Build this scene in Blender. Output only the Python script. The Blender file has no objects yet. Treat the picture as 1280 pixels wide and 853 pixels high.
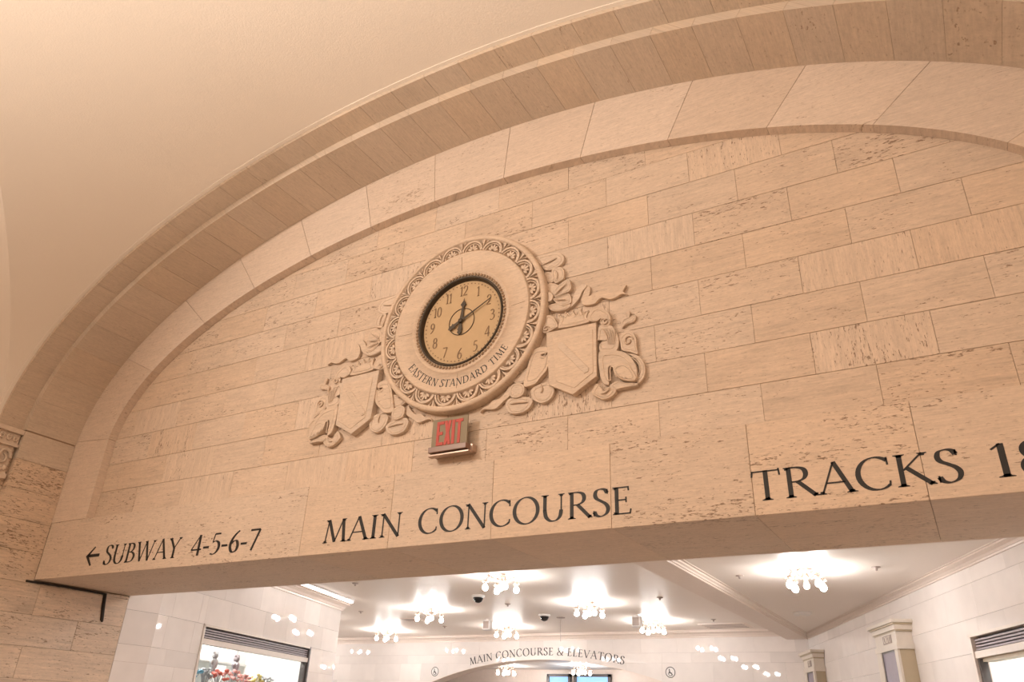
import bpy, bmesh, math, random
from mathutils import Vector, Matrix
random.seed(7)
S = bpy.context.scene
COL = S.collection
PI = math.pi
Z0 = 5.287            # clock centre above the hall floor (all numbers below are relative to the clock centre)

# ------------------------------------------------------------------ camera
cam_d = bpy.data.cameras.new('camera'); cam = bpy.data.objects.new('camera', cam_d); COL.objects.link(cam)
S.camera = cam
yaw, pit, rol = -0.530627529, 0.467350874, 0.0392930800
fw = Vector((math.sin(yaw)*math.cos(pit), math.cos(yaw)*math.cos(pit), math.sin(pit)))
rt = fw.cross(Vector((0, 0, 1))).normalized(); up = rt.cross(fw)
r2 = rt*math.cos(rol) + up*math.sin(rol); u2 = up*math.cos(rol) - rt*math.sin(rol)
M = Matrix((r2, u2, -fw)).transposed().to_4x4()
M.translation = Vector((3.94915, -5.63087, -3.68676 + Z0))
cam.matrix_world = M
cam_d.sensor_fit = 'HORIZONTAL'; cam_d.sensor_width = 36.0; cam_d.lens = 951.776/1280*36.0
cam_d.clip_start = 0.05; cam_d.clip_end = 200

# ------------------------------------------------------------------ world, exposure, hall lamps, added spots
w = bpy.data.worlds.new('world'); S.world = w; w.use_nodes = True
w.node_tree.nodes['Background'].inputs[0].default_value = (1, .8, .6, 1)
w.node_tree.nodes['Background'].inputs[1].default_value = 0.05
S.view_settings.view_transform = 'Standard'
try: S.view_settings.look = 'None'
except Exception: pass
S.view_settings.exposure = 0.0; S.view_settings.gamma = 1.0; S.view_settings.use_curve_mapping = False
def hall_lamp(loc, power, col, rad):
    l = bpy.data.lights.new('hall_lamp', 'POINT'); l.energy = power; l.color = col; l.shadow_soft_size = rad
    o = bpy.data.objects.new('hall_lamp', l); COL.objects.link(o); o.location = loc
    return o
HALL = (1.0, .868, .735)
def uplight(loc, power, cone, blend, rad):      # unseen spots added under the vault to brighten it, without a fixture
    l = bpy.data.lights.new('added_uplight', 'SPOT'); l.energy = power; l.color = HALL; l.shadow_soft_size = rad
    l.spot_size = math.radians(cone); l.spot_blend = blend
    o = bpy.data.objects.new('added_uplight', l); COL.objects.link(o); o.location = loc; o.rotation_euler = (PI, 0, 0)
    return o
uplight((1.1, -7.5, -2.4), 1900, 152, .9, .4)
uplight((-3.0, -8.4, -2.4), 640, 152, .9, .4)
hall_lamp((3.8, -8.8, 1.0), 190, HALL, .12)
hall_lamp((-3.0, -9.2, 1.2), 130, HALL, .12)
def added_wall_spot(loc, aim, power, cone):          # unseen spot added high on the left to sharpen shadows on the carvings
    l = bpy.data.lights.new('added_wall_spot', 'SPOT'); l.energy = power; l.color = HALL; l.shadow_soft_size = .06
    l.spot_size = math.radians(cone); l.spot_blend = .8
    o = bpy.data.objects.new('added_wall_spot', l); COL.objects.link(o); o.location = loc
    o.rotation_euler = (Vector(aim)-Vector(loc)).to_track_quat('-Z', 'Y').to_euler()
added_wall_spot((-4.5, -8.8, 1.9), (2.4, 0, -.6), 1220, 90)

# ------------------------------------------------------------------ materials
MATS = {}
def nodes_of(name):
    m = bpy.data.materials.new(name); m.use_nodes = True
    nt = m.node_tree; b = nt.nodes['Principled BSDF']
    return m, nt, b
def N(nt, t, **kw):
    n = nt.nodes.new(t)
    for k, v in kw.items(): setattr(n, k, v)
    return n
def L(nt, a, b): nt.links.new(a, b)
def math_n(nt, op, a, b=None, c=None):
    n = N(nt, 'ShaderNodeMath', operation=op)
    for i, v in enumerate((a, b, c)):
        if v is None: continue
        if isinstance(v, (int, float)): n.inputs[i].default_value = v
        else: L(nt, v, n.inputs[i])
    return n.outputs[0]
def mixc(nt, f, a, b, mode='MIX'):
    n = N(nt, 'ShaderNodeMix', data_type='RGBA', blend_type=mode)
    for s, v in ((n.inputs[0], f), (n.inputs[6], a), (n.inputs[7], b)):
        if isinstance(v, (int, float)): s.default_value = v
        elif isinstance(v, tuple): s.default_value = (*v, 1)
        else: L(nt, v, s)
    return n.outputs[2]
def simple(name, col, rough=.5, metal=0, spec=.5):
    m, nt, b = nodes_of(name)
    b.inputs['Roughness'].default_value = rough; b.inputs['Metallic'].default_value = metal
    tc = N(nt, 'ShaderNodeTexCoord'); no = N(nt, 'ShaderNodeTexNoise'); no.inputs['Scale'].default_value = 14; no.inputs['Detail'].default_value = 4
    L(nt, tc.outputs['Object'], no.inputs['Vector'])
    c = mixc(nt, no.outputs['Fac'], tuple(v*.93 for v in col), tuple(min(1, v*1.06) for v in col))
    L(nt, c, b.inputs['Base Color'])
    MATS[name] = m
    return m
def emit(name, col, e):
    m, nt, b = nodes_of(name)
    b.inputs['Base Color'].default_value = (*col, 1); b.inputs['Emission Color'].default_value = (*col, 1)
    b.inputs['Emission Strength'].default_value = e
    MATS[name] = m
    return m
def ramp(nt, fac, stops):
    r = N(nt, 'ShaderNodeValToRGB')
    while len(r.color_ramp.elements) < len(stops): r.color_ramp.elements.new(.5)
    for e, (p, c) in zip(r.color_ramp.elements, stops):
        e.position = p; e.color = (*c, 1) if isinstance(c, tuple) else (c, c, c, 1)
    L(nt, fac, r.inputs['Fac'])
    return r.outputs['Color']
def travertine(name, col, dark, pit, band=.5, vert=.84, mode='wall', rough=.62):
    """banded limestone: fine horizontal veins, pits along the veins, each block its own tone; some blocks cut with upright veins"""
    m, nt, b = nodes_of(name)
    tc = N(nt, 'ShaderNodeTexCoord'); oi = N(nt, 'ShaderNodeObjectInfo')
    rnd = oi.outputs['Random']
    sx = N(nt, 'ShaderNodeSeparateXYZ'); L(nt, tc.outputs['Object'], sx.inputs[0])
    if mode == 'wall': xy = math_n(nt, 'ADD', sx.outputs[0], math_n(nt, 'MULTIPLY', sx.outputs[1], .9)); zz_ = sx.outputs[2]
    elif mode == 'soffit': xy = sx.outputs[0]; zz_ = math_n(nt, 'ADD', sx.outputs[2], sx.outputs[1])
    else: xy = sx.outputs[1]; zz_ = math_n(nt, 'ADD', sx.outputs[0], sx.outputs[2])
    isv = math_n(nt, 'GREATER_THAN', rnd, vert)
    def lerp(a, bb): return math_n(nt, 'ADD', a, math_n(nt, 'MULTIPLY', isv, math_n(nt, 'SUBTRACT', bb, a)))
    along = lerp(xy, zz_); across = lerp(zz_, xy)
    off = math_n(nt, 'MULTIPLY', rnd, 37.0)
    def vec(sa, sc, z=0.0):
        c = N(nt, 'ShaderNodeCombineXYZ')
        L(nt, math_n(nt, 'MULTIPLY_ADD', along, sa, off), c.inputs[0])
        L(nt, math_n(nt, 'MULTIPLY_ADD', across, sc, off), c.inputs[1])
        c.inputs[2].default_value = z
        return c.outputs[0]
    def noise(v, sc, det, ro=.6):
        n = N(nt, 'ShaderNodeTexNoise'); L(nt, v, n.inputs['Vector'])
        n.inputs['Scale'].default_value = sc; n.inputs['Detail'].default_value = det; n.inputs['Roughness'].default_value = ro
        return n.outputs['Fac']
    veins = noise(vec(.9, 11.0), 1.6, 6, .68)
    cloud = noise(vec(1.0, 1.6, 3.1), 1.7, 3)
    fine = noise(vec(6.0, 30.0, 7.7), 2.2, 4, .7)
    where = noise(vec(.7, 2.4, 9.3), 1.9, 2)
    hole = noise(vec(10.0, 34.0, 5.5), 1.9, 3, .62)
    f = math_n(nt, 'ADD', math_n(nt, 'MULTIPLY', veins, .62), math_n(nt, 'MULTIPLY', cloud, .38))
    base = ramp(nt, f, [(.30, tuple(v*(1-.34*band) for v in col)), (.48, tuple(v*(1-.10*band) for v in col)), (.62, col), (.8, tuple(min(1, v*1.05) for v in col))])
    # block to block tone
    hs = N(nt, 'ShaderNodeHueSaturation'); L(nt, base, hs.inputs['Color'])
    L(nt, math_n(nt, 'MULTIPLY_ADD', rnd, .07, .965), hs.inputs['Value'])
    L(nt, math_n(nt, 'MULTIPLY_ADD', math_n(nt, 'FRACT', math_n(nt, 'MULTIPLY', rnd, 7.3)), .16, .92), hs.inputs['Saturation'])
    speck = ramp(nt, fine, [(.30, 1.0), (.40, 0.0)])
    strk = noise(vec(2.6, 58.0, 1.9), 1.5, 5, .75)
    mott = noise(vec(9.0, 20.0, 4.4), 2.6, 4, .7)
    tone = math_n(nt, 'MULTIPLY_ADD', strk, .56, math_n(nt, 'MULTIPLY_ADD', mott, .40, .545))
    hs2 = N(nt, 'ShaderNodeHueSaturation'); L(nt, hs.outputs[0], hs2.inputs['Color']); L(nt, tone, hs2.inputs['Value'])
    c1 = mixc(nt, math_n(nt, 'MULTIPLY', speck, .55), hs2.outputs[0], dark)
    th = math_n(nt, 'MULTIPLY_ADD', math_n(nt, 'FRACT', math_n(nt, 'MULTIPLY', rnd, 13.7)), -.09, math_n(nt, 'MULTIPLY_ADD', where, -.36, 0.90 - pit))
    pits = math_n(nt, 'MULTIPLY', math_n(nt, 'SUBTRACT', hole, th), 14.0)
    pc = N(nt, 'ShaderNodeClamp'); L(nt, pits, pc.inputs[0])
    c2 = mixc(nt, math_n(nt, 'MULTIPLY', pc.outputs[0], .80), c1, dark)
    L(nt, c2, b.inputs['Base Color'])
    b.inputs['Roughness'].default_value = rough
    bu = N(nt, 'ShaderNodeBump'); bu.inputs['Strength'].default_value = .35; bu.inputs['Distance'].default_value = .012
    h = math_n(nt, 'SUBTRACT', math_n(nt, 'MULTIPLY', veins, .25), math_n(nt, 'ADD', pc.outputs[0], math_n(nt, 'MULTIPLY', speck, .2)))
    L(nt, h, bu.inputs['Height']); L(nt, bu.outputs[0], b.inputs['Normal'])
    MATS[name] = m
    return m
TC = (.68, .545, .435)
travertine('travertine', TC, (.20, .12, .07), .04, .72)
travertine('travertine_lintel', TC, (.20, .12, .07), .02, .32, vert=1.1, mode='soffit')
travertine('travertine_smooth', (.69, .565, .47), (.34, .23, .15), .0, .30, vert=1.1)
travertine('travertine_arch', (.60, .49, .39), (.30, .20, .13), -.02, .40, vert=1.1, mode='arch')
travertine('travertine_pier', (.72, .565, .435), (.22, .14, .085), .085, 1.05, vert=1.1)
travertine('carved_stone', (.67, .54, .43), (.30, .19, .12), -.03, .45, vert=1.1)
simple('mortar', (.36, .25, .175), .9)
def plaster(name, col, sc=60, st=.25, rough=.8):
    m, nt, b = nodes_of(name)
    tc = N(nt, 'ShaderNodeTexCoord'); no = N(nt, 'ShaderNodeTexNoise'); no.inputs['Scale'].default_value = sc; no.inputs['Detail'].default_value = 3
    L(nt, tc.outputs['Object'], no.inputs['Vector'])
    n2 = N(nt, 'ShaderNodeTexNoise'); n2.inputs['Scale'].default_value = .6; L(nt, tc.outputs['Object'], n2.inputs['Vector'])
    c = mixc(nt, n2.outputs['Fac'], tuple(v*.97 for v in col), tuple(min(1, v*1.03) for v in col)); L(nt, c, b.inputs['Base Color'])
    bu = N(nt, 'ShaderNodeBump'); bu.inputs['Strength'].default_value = st; bu.inputs['Distance'].default_value = .01
    L(nt, no.outputs['Fac'], bu.inputs['Height']); L(nt, bu.outputs[0], b.inputs['Normal'])
    b.inputs['Roughness'].default_value = rough; b.inputs['Specular IOR Level'].default_value = .22
    MATS[name] = m
plaster('vault_plaster', (.86, .785, .70))
plaster('gloss_ceiling', (.87, .785, .715), 3.0, .05, .45)
def marble(name, col):
    m, nt, b = nodes_of(name)
    tc = N(nt, 'ShaderNodeTexCoord'); oi = N(nt, 'ShaderNodeObjectInfo')
    va = N(nt, 'ShaderNodeVectorMath', operation='ADD'); L(nt, tc.outputs['Object'], va.inputs[0])
    sc = N(nt, 'ShaderNodeVectorMath', operation='SCALE'); sc.inputs[0].default_value = (9, 5, 7); L(nt, oi.outputs['Random'], sc.inputs['Scale']); L(nt, sc.outputs[0], va.inputs[1])
    no = N(nt, 'ShaderNodeTexNoise'); no.inputs['Scale'].default_value = 4; no.inputs['Detail'].default_value = 6; L(nt, va.outputs[0], no.inputs['Vector'])
    c = mixc(nt, no.outputs['Fac'], tuple(v*.92 for v in col), tuple(min(1, v*1.05) for v in col))
    hs = N(nt, 'ShaderNodeHueSaturation'); L(nt, c, hs.inputs['Color']); L(nt, math_n(nt, 'MULTIPLY_ADD', oi.outputs['Random'], .14, .92), hs.inputs['Value'])
    L(nt, hs.outputs[0], b.inputs['Base Color'])
    b.inputs['Roughness'].default_value = .025; b.inputs['IOR'].default_value = 1.55
    MATS[name] = m
marble('polished_marble', (.87, .80, .755))
simple('marble_joint', (.55, .42, .36), .6)
simple('crown_paint', (.80, .68, .60), .4)
simple('floor_stone', (.40, .33, .27), .35)
simple('letter_black', (.012, .011, .012), .55)
simple('letter_gray', (.07, .06, .06), .6)
simple('dial_face', (.58, .42, .25), .75)
simple('bead_stone', (.42, .30, .20), .6)
simple('dark_bronze', (.06, .045, .03), .45, .4)
simple('numeral_bronze', (.24, .15, .075), .5)
simple('red_paint', (.50, .05, .03), .5)
simple('sign_gray', (.30, .25, .18), .75)
simple('sign_housing', (.27, .16, .12), .35)
simple('sign_trim', (.50, .37, .30), .3, .3)
simple('black_gap', (.03, .022, .018), .8)
simple('gilt', (.46, .34, .27), .35, .5)
simple('lamp_white', (.82, .76, .70), .4)
simple('plastic_white', (.80, .76, .73), .35)
simple('black_glass', (.012, .012, .014), .08)
simple('vent_gray', (.42, .34, .30), .6)
simple('kiosk_pale', (.70, .62, .53), .4)
simple('kiosk_tan', (.46, .37, .25), .4)
simple('panel_violet', (.30, .26, .32), .25)
simple('frame_dark', (.10, .085, .085), .4)
simple('louver_gray', (.34, .29, .31), .4)
simple('window_trim', (.72, .63, .56), .35)
simple('shop_white', (.88, .88, .86), .6)
simple('shop_teal', (.22, .42, .46), .5)
simple('goods_red', (.70, .17, .13), .6); simple('goods_blue', (.14, .36, .52), .6); simple('goods_pink', (.74, .36, .33), .6)
simple('goods_yellow', (.75, .62, .24), .6); simple('goods_gray', (.42, .43, .45), .6)
simple('sky_pane', (.16, .30, .45), .15)
emit('bulb_lit', (1.0, .975, .955), 215)
emit('bulb_dim', (1.0, .90, .74), 1.6)
emit('tube_light', (1.0, .95, .92), 5.0)
emit('shop_light', (1.0, .98, .95), 19.0)
emit('screen_blue', (.25, .45, .70), .9)
gl, gnt, gb = nodes_of('glass'); gb.inputs['Transmission Weight'].default_value = 1; gb.inputs['Roughness'].default_value = 0; gb.inputs['IOR'].default_value = 1.05
gb.inputs['Base Color'].default_value = (.96, .98, .97, 1); MATS['glass'] = gl

# ------------------------------------------------------------------ mesh helpers
def absloc(p):
    v = Vector((0, 0, 0))
    while p is not None: v += p.location; p = p.parent
    return v
def obj(name, verts, faces, mat, parent=None, smooth=False):
    me = bpy.data.meshes.new(name)
    off = absloc(parent) if parent is not None else Vector((0, 0, 0))
    me.from_pydata([tuple(Vector(v) - off) for v in verts], [], faces)
    me.update()
    bm = bmesh.new(); bm.from_mesh(me); bmesh.ops.recalc_face_normals(bm, faces=bm.faces); bm.to_mesh(me); bm.free()
    if smooth: me.polygons.foreach_set('use_smooth', [True]*len(me.polygons))
    me.materials.append(MATS[mat] if isinstance(mat, str) else mat)
    o = bpy.data.objects.new(name, me); COL.objects.link(o)
    if parent is not None: o.parent = parent
    return o
def tag(o, label=None, cat=None, group=None, kind=None):
    if label: o['label'] = label
    if cat: o['category'] = cat
    if group: o['group'] = group
    if kind: o['kind'] = kind
    return o
def thing(name, loc, label=None, cat=None, group=None, kind=None):
    o = bpy.data.objects.new(name, None); COL.objects.link(o); o.location = loc; o.empty_display_size = .1
    return tag(o, label, cat, group, kind)
class MB:
    def __init__(s): s.v = []; s.f = []
    def add(s, vs, fs):
        n = len(s.v); s.v += [tuple(v) for v in vs]; s.f += [tuple(i+n for i in f) for f in fs]; return s
    def box(s, x0, x1, y0, y1, z0, z1):
        vs = [(x, y, z) for x in (x0, x1) for y in (y0, y1) for z in (z0, z1)]
        return s.add(vs, [(0, 1, 3, 2), (4, 6, 7, 5), (0, 4, 5, 1), (2, 3, 7, 6), (0, 2, 6, 4), (1, 5, 7, 3)])
    def obox(s, o, u, vv, ww):
        """box from corner o along three vectors"""
        o, u, vv, ww = map(Vector, (o, u, vv, ww))
        vs = [o + u*a + vv*b_ + ww*c for a in (0, 1) for b_ in (0, 1) for c in (0, 1)]
        return s.add(vs, [(0, 1, 3, 2), (4, 6, 7, 5), (0, 4, 5, 1), (2, 3, 7, 6), (0, 2, 6, 4), (1, 5, 7, 3)])
    def prism(s, poly, fmap, d0, d1):
        """polygon (u,v) extruded between depths through fmap(u,v,d)"""
        n = len(poly)
        vs = [fmap(u, v, d0) for u, v in poly] + [fmap(u, v, d1) for u, v in poly]
        return s.add(vs, [tuple(range(n)), tuple(range(2*n-1, n-1, -1))] + [(i, (i+1) % n, n+(i+1) % n, n+i) for i in range(n)])
    def tube(s, pts, r, seg=8, cap=True):
        pts = [Vector(p) for p in pts]; rs = r if isinstance(r, (list, tuple)) else [r]*len(pts)
        vs = []; prev = None
        for i, p in enumerate(pts):
            t = (pts[min(i+1, len(pts)-1)] - pts[max(i-1, 0)]).normalized()
            a = prev if prev is not None else (Vector((0, 0, 1)) if abs(t.z) < .9 else Vector((1, 0, 0)))
            a = (a - t*a.dot(t)).normalized(); b_ = t.cross(a); prev = a
            for k in range(seg):
                q = 2*PI*k/seg; vs.append(p + a*(rs[i]*math.cos(q)) + b_*(rs[i]*math.sin(q)))
        fs = [(i*seg+k, i*seg+(k+1) % seg, (i+1)*seg+(k+1) % seg, (i+1)*seg+k) for i in range(len(pts)-1) for k in range(seg)]
        if cap: fs += [tuple(range(seg)), tuple(range((len(pts)-1)*seg, len(pts)*seg))]
        return s.add(vs, fs)
    def lathe(s, prof, c, axis='z', seg=48):
        vs = []
        for k in range(seg):
            q = 2*PI*k/seg
            for r, h in prof:
                x, y = r*math.cos(q), r*math.sin(q)
                vs.append((c[0]+x, c[1]+y, c[2]+h) if axis == 'z' else (c[0]+x, c[1]+h, c[2]+y))
        n = len(prof)
        return s.add(vs, [(k*n+i, k*n+i+1, ((k+1) % seg)*n+i+1, ((k+1) % seg)*n+i) for k in range(seg) for i in range(n-1)])
    def ball(s, c, r, seg=10, rings=6, sc=(1, 1, 1)):
        vs = []; fs = []
        for i in range(rings+1):
            a = PI*i/rings
            for k in range(seg):
                q = 2*PI*k/seg; vs.append((c[0]+r*sc[0]*math.sin(a)*math.cos(q), c[1]+r*sc[1]*math.sin(a)*math.sin(q), c[2]+r*sc[2]*math.cos(a)))
        fs = [(i*seg+k, i*seg+(k+1) % seg, (i+1)*seg+(k+1) % seg, (i+1)*seg+k) for i in range(rings) for k in range(seg)]
        return s.add(vs, fs)
    def build(s, name, mat, parent=None, smooth=False):
        o = obj(name, s.v, s.f, mat, parent, smooth)
        if smooth:
            bm = bmesh.new(); bm.from_mesh(o.data); bmesh.ops.remove_doubles(bm, verts=bm.verts, dist=1e-6); bm.to_mesh(o.data); bm.free()
        return o
def chamfer(o, wd=.004, seg=1):
    bm = bmesh.new(); bm.from_mesh(o.data)
    bmesh.ops.bevel(bm, geom=list(bm.edges), offset=wd, segments=seg, affect='EDGES', clamp_overlap=True)
    bm.to_mesh(o.data); bm.free()
    return o
def catmull(pts, n=5, closed=False):
    P = [Vector((*p, 0)) if len(p) == 2 else Vector(p) for p in pts]; out = []; m = len(P)
    for i in range(m if closed else m-1):
        a, b_, c, d = (P[(i-1) % m], P[i], P[(i+1) % m], P[(i+2) % m]) if closed else (P[max(i-1, 0)], P[i], P[i+1], P[min(i+2, m-1)])
        for k in range(n):
            t = k/n
            out.append(.5*((2*b_) + (c-a)*t + (2*a-5*b_+4*c-d)*t*t + (3*b_-a-3*c+d)*t**3))
    if not closed: out.append(P[-1])
    return out
def relief(name, poly, depth, parent, mat='carved_stone', bev=.012, ybase=.1095, smooth_poly=True, lift=0.0):
    """carved relief: rounded solid standing out of the wall face (towards -Y)"""
    pts = catmull(poly, 5, True) if smooth_poly else [Vector((*p, 0)) for p in poly]
    cu = bpy.data.curves.new(name, 'CURVE'); cu.dimensions = '2D'; cu.fill_mode = 'BOTH'
    sp = cu.splines.new('POLY'); sp.points.add(len(pts)-1)
    for q, p in zip(sp.points, pts): q.co = (p.x, p.y, 0, 1)
    sp.use_cyclic_u = True
    bev = min(bev, depth*.42)
    cu.bevel_depth = bev; cu.bevel_resolution = 2; cu.offset = -bev; cu.extrude = depth/2 - bev
    tmp = bpy.data.objects.new(name, cu); COL.objects.link(tmp)
    me = bpy.data.meshes.new_from_object(tmp.evaluated_get(bpy.context.evaluated_depsgraph_get()))
    bpy.data.objects.remove(tmp); bpy.data.curves.remove(cu)
    me.transform(Matrix.Rotation(PI/2, 4, 'X')); off = absloc(parent)
    me.transform(Matrix.Translation(Vector((0, ybase - lift - depth/2, 0)) - off))
    me.name = name; me.materials.clear(); me.materials.append(MATS[mat])
    me.polygons.foreach_set('use_smooth', [False]*len(me.polygons))
    o = bpy.data.objects.new(name, me); COL.objects.link(o); o.parent = parent
    return o

# ------------------------------------------------------------------ roman lettering (strokes of a broad pen with serifs)
def arc(cx, cy, rx, ry, a0, a1, n=22):
    return [(cx+rx*math.cos(math.radians(a0+(a1-a0)*i/n)), cy+ry*math.sin(math.radians(a0+(a1-a0)*i/n))) for i in range(n+1)]
TH, TN = .118, .046
# stroke: (points, smooth?, width or None for pen); serif: (x, y, half width, +1 sits on baseline / -1 hangs from cap line)
G = {
 'I': (.36, [([(.18, 0), (.18, 1)], 0, TH)], [(.18, 0, .13, 1), (.18, 1, .13, -1)]),
 'M': (1.04, [([(.13, 0), (.22, 1)], 0, TN), ([(.22, 1), (.53, .02)], 0, TH), ([(.53, .02), (.83, 1)], 0, TN), ([(.83, 1), (.92, 0)], 0, TH)], [(.13, 0, .10, 1), (.92, 0, .13, 1), (.18, 1, .09, -1), (.87, 1, .09, -1)]),
 'A': (.86, [([(.08, 0), (.42, 1.02)], 0, TN), ([(.42, 1.02), (.78, 0)], 0, TH), ([(.19, .35), (.65, .35)], 0, TN)], [(.08, 0, .10, 1), (.78, 0, .13, 1)]),
 'N': (.92, [([(.15, 0), (.15, 1)], 0, TN), ([(.13, 1), (.78, 0)], 0, TH), ([(.78, 0), (.78, 1)], 0, TN)], [(.15, 0, .11, 1), (.10, 1, .08, -1), (.78, 1, .11, -1)]),
 'C': (.84, [(arc(.48, .5, .41, .51, 48, 312), 0, None), ([(.755, .98), (.765, .74)], 0, TN), ([(.77, .24), (.755, .10)], 0, TN)], []),
 'O': (.98, [(arc(.49, .5, .42, .51, 0, 360, 36), 0, None)], []),
 'U': (.88, [([(.15, .44), (.16, .34), (.20, .16), (.32, .03), (.45, 0), (.58, .04), (.68, .17), (.72, .40)], 1, None), ([(.15, 1), (.15, .40)], 0, TH), ([(.72, .38), (.72, 1)], 0, TN)], [(.15, 1, .13, -1), (.72, 1, .11, -1)]),
 'R': (.82, [([(.17, 0), (.17, 1)], 0, TH), ([(.15, .975), (.38, .975), (.54, .90), (.585, .75), (.53, .60), (.38, .52), (.2, .51)], 1, None), ([(.36, .52), (.78, .01)], 0, TH)], [(.17, 0, .13, 1), (.12, 1, .08, -1), (.78, 0, .08, 1)]),
 'S': (.60, [([(.49, .84), (.42, .96), (.29, 1.0), (.15, .95), (.10, .80), (.15, .66), (.30, .55), (.45, .43), (.52, .27), (.46, .09), (.29, 0), (.14, .05), (.07, .18)], 1, None), ([(.49, .98), (.50, .80)], 0, TN), ([(.06, .22), (.07, .02)], 0, TN)], []),
 'E': (.64, [([(.17, 0), (.17, 1)], 0, TH), ([(.12, .975), (.54, .975)], 0, TN), ([(.17, .52), (.46, .52)], 0, TN), ([(.12, .025), (.59, .025)], 0, TN), ([(.54, 1), (.55, .84)], 0, TN), ([(.465, .62), (.465, .42)], 0, TN), ([(.58, 0), (.61, .18)], 0, TN)], [(.12, 0, .08, 1), (.12, 1, .08, -1)]),
 'T': (.78, [([(.39, 0), (.39, 1)], 0, TH), ([(.04, .97), (.74, .97)], 0, TN), ([(.05, 1.0), (.03, .80)], 0, TN), ([(.73, 1.03), (.745, .80)], 0, TN)], [(.39, 0, .14, 1)]),
 'K': (.86, [([(.17, 0), (.17, 1)], 0, TH), ([(.68, 1), (.22, .50)], 0, TN), ([(.30, .57), (.80, .01)], 0, TH)], [(.17, 0, .13, 1), (.17, 1, .13, -1), (.68, 1, .11, -1), (.80, 0, .09, 1)]),
 'B': (.70, [([(.17, 0), (.17, 1)], 0, TH), ([(.15, .975), (.36, .97), (.49, .89), (.52, .76), (.47, .62), (.34, .54), (.2, .53)], 1, None), ([(.3, .53), (.48, .49), (.60, .38), (.62, .25), (.54, .09), (.38, .03), (.15, .025)], 1, None)], [(.12, 0, .08, 1), (.12, 1, .08, -1)]),
 'W': (1.26, [([(.10, 1), (.37, 0)], 0, TH), ([(.37, 0), (.63, 1)], 0, TN), ([(.63, 1), (.90, 0)], 0, TH), ([(.90, 0), (1.16, 1)], 0, TN)], [(.10, 1, .12, -1), (.62, 1, .10, -1), (1.16, 1, .10, -1)]),
 'Y': (.80, [([(.09, 1), (.40, .48)], 0, TH), ([(.71, 1), (.40, .48)], 0, TN), ([(.40, .5), (.40, 0)], 0, TH)], [(.09, 1, .12, -1), (.71, 1, .10, -1), (.40, 0, .13, 1)]),
 'L': (.62, [([(.17, 0), (.17, 1)], 0, TH), ([(.12, .025), (.56, .025)], 0, TN), ([(.55, 0), (.585, .2)], 0, TN)], [(.12, 0, .08, 1), (.17, 1, .13, -1)]),
 'V': (.84, [([(.08, 1), (.43, -.02)], 0, TH), ([(.43, -.02), (.77, 1)], 0, TN)], [(.08, 1, .12, -1), (.77, 1, .10, -1)]),
 'D': (.94, [([(.17, 0), (.17, 1)], 0, TH), ([(.12, .975), (.42, .97), (.68, .86), (.82, .66), (.84, .48), (.79, .27), (.64, .1), (.42, .03), (.12, .025)], 1, None)], [(.12, 0, .08, 1), (.12, 1, .08, -1)]),
 'X': (.82, [([(.10, 1), (.72, 0)], 0, TH), ([(.70, 1), (.10, 0)], 0, TN)], [(.10, 1, .11, -1), (.70, 1, .09, -1), (.72, 0, .11, 1), (.10, 0, .09, 1)]),
 '&': (.92, [([(.86, .52), (.74, .30), (.56, .08), (.32, 0), (.12, .10), (.10, .30), (.24, .47), (.42, .62), (.47, .80), (.38, .97), (.26, .96), (.22, .80), (.34, .56), (.56, .26), (.84, .01)], 1, None)], [(.84, .53, .09, -1)]),
 '1': (.42, [([(.21, 0), (.21, 1)], 0, TH), ([(.04, .84), (.21, 1)], 0, TN)], [(.21, 0, .14, 1)]),
 '2': (.56, [([(.07, .76), (.14, .94), (.28, 1.0), (.42, .93), (.46, .76), (.38, .52), (.20, .24), (.05, .04)], 1, None), ([(.05, .04), (.50, .04)], 0, .08)], []),
 '3': (.54, [([(.08, .88), (.22, 1.0), (.38, .94), (.42, .78), (.34, .62), (.18, .55)], 1, None), ([(.18, .55), (.36, .53), (.47, .38), (.45, .16), (.30, .01), (.15, 0), (.05, .08)], 1, None)], []),
 '4': (.62, [([(.43, 1), (.04, .29)], 0, TN), ([(.04, .29), (.58, .29)], 0, .07), ([(.43, 1), (.43, 0)], 0, TH)], []),
 '5': (.54, [([(.46, .965), (.17, .965)], 0, .08), ([(.17, .97), (.11, .57)], 0, TN), ([(.11, .57), (.27, .62), (.42, .53), (.47, .33), (.40, .12), (.24, 0), (.06, .03)], 1, None)], []),
 '6': (.56, [([(.47, 1.0), (.28, .82), (.13, .56), (.09, .30), (.16, .08), (.29, 0), (.43, .08), (.48, .29), (.41, .50), (.28, .54), (.14, .42)], 1, None)], []),
 '7': (.56, [([(.05, .955), (.52, .955)], 0, .09), ([(.52, .96), (.20, 0)], 0, .09)], []),
 '8': (.56, [(arc(.28, .75, .17, .25, 0, 360, 28), 0, None), (arc(.28, .27, .21, .28, 0, 360, 28), 0, None)], []),
 '9': (.56, [([(.09, 0), (.28, .18), (.43, .44), (.47, .70), (.40, .92), (.27, 1.0), (.13, .92), (.08, .71), (.15, .50), (.28, .46), (.42, .58)], 1, None)], []),
 '0': (.58, [(arc(.29, .5, .21, .5, 0, 360, 30), 0, None)], []),
 '-': (.38, [([(.04, .36), (.34, .36)], 0, .10)], []),
}
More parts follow.
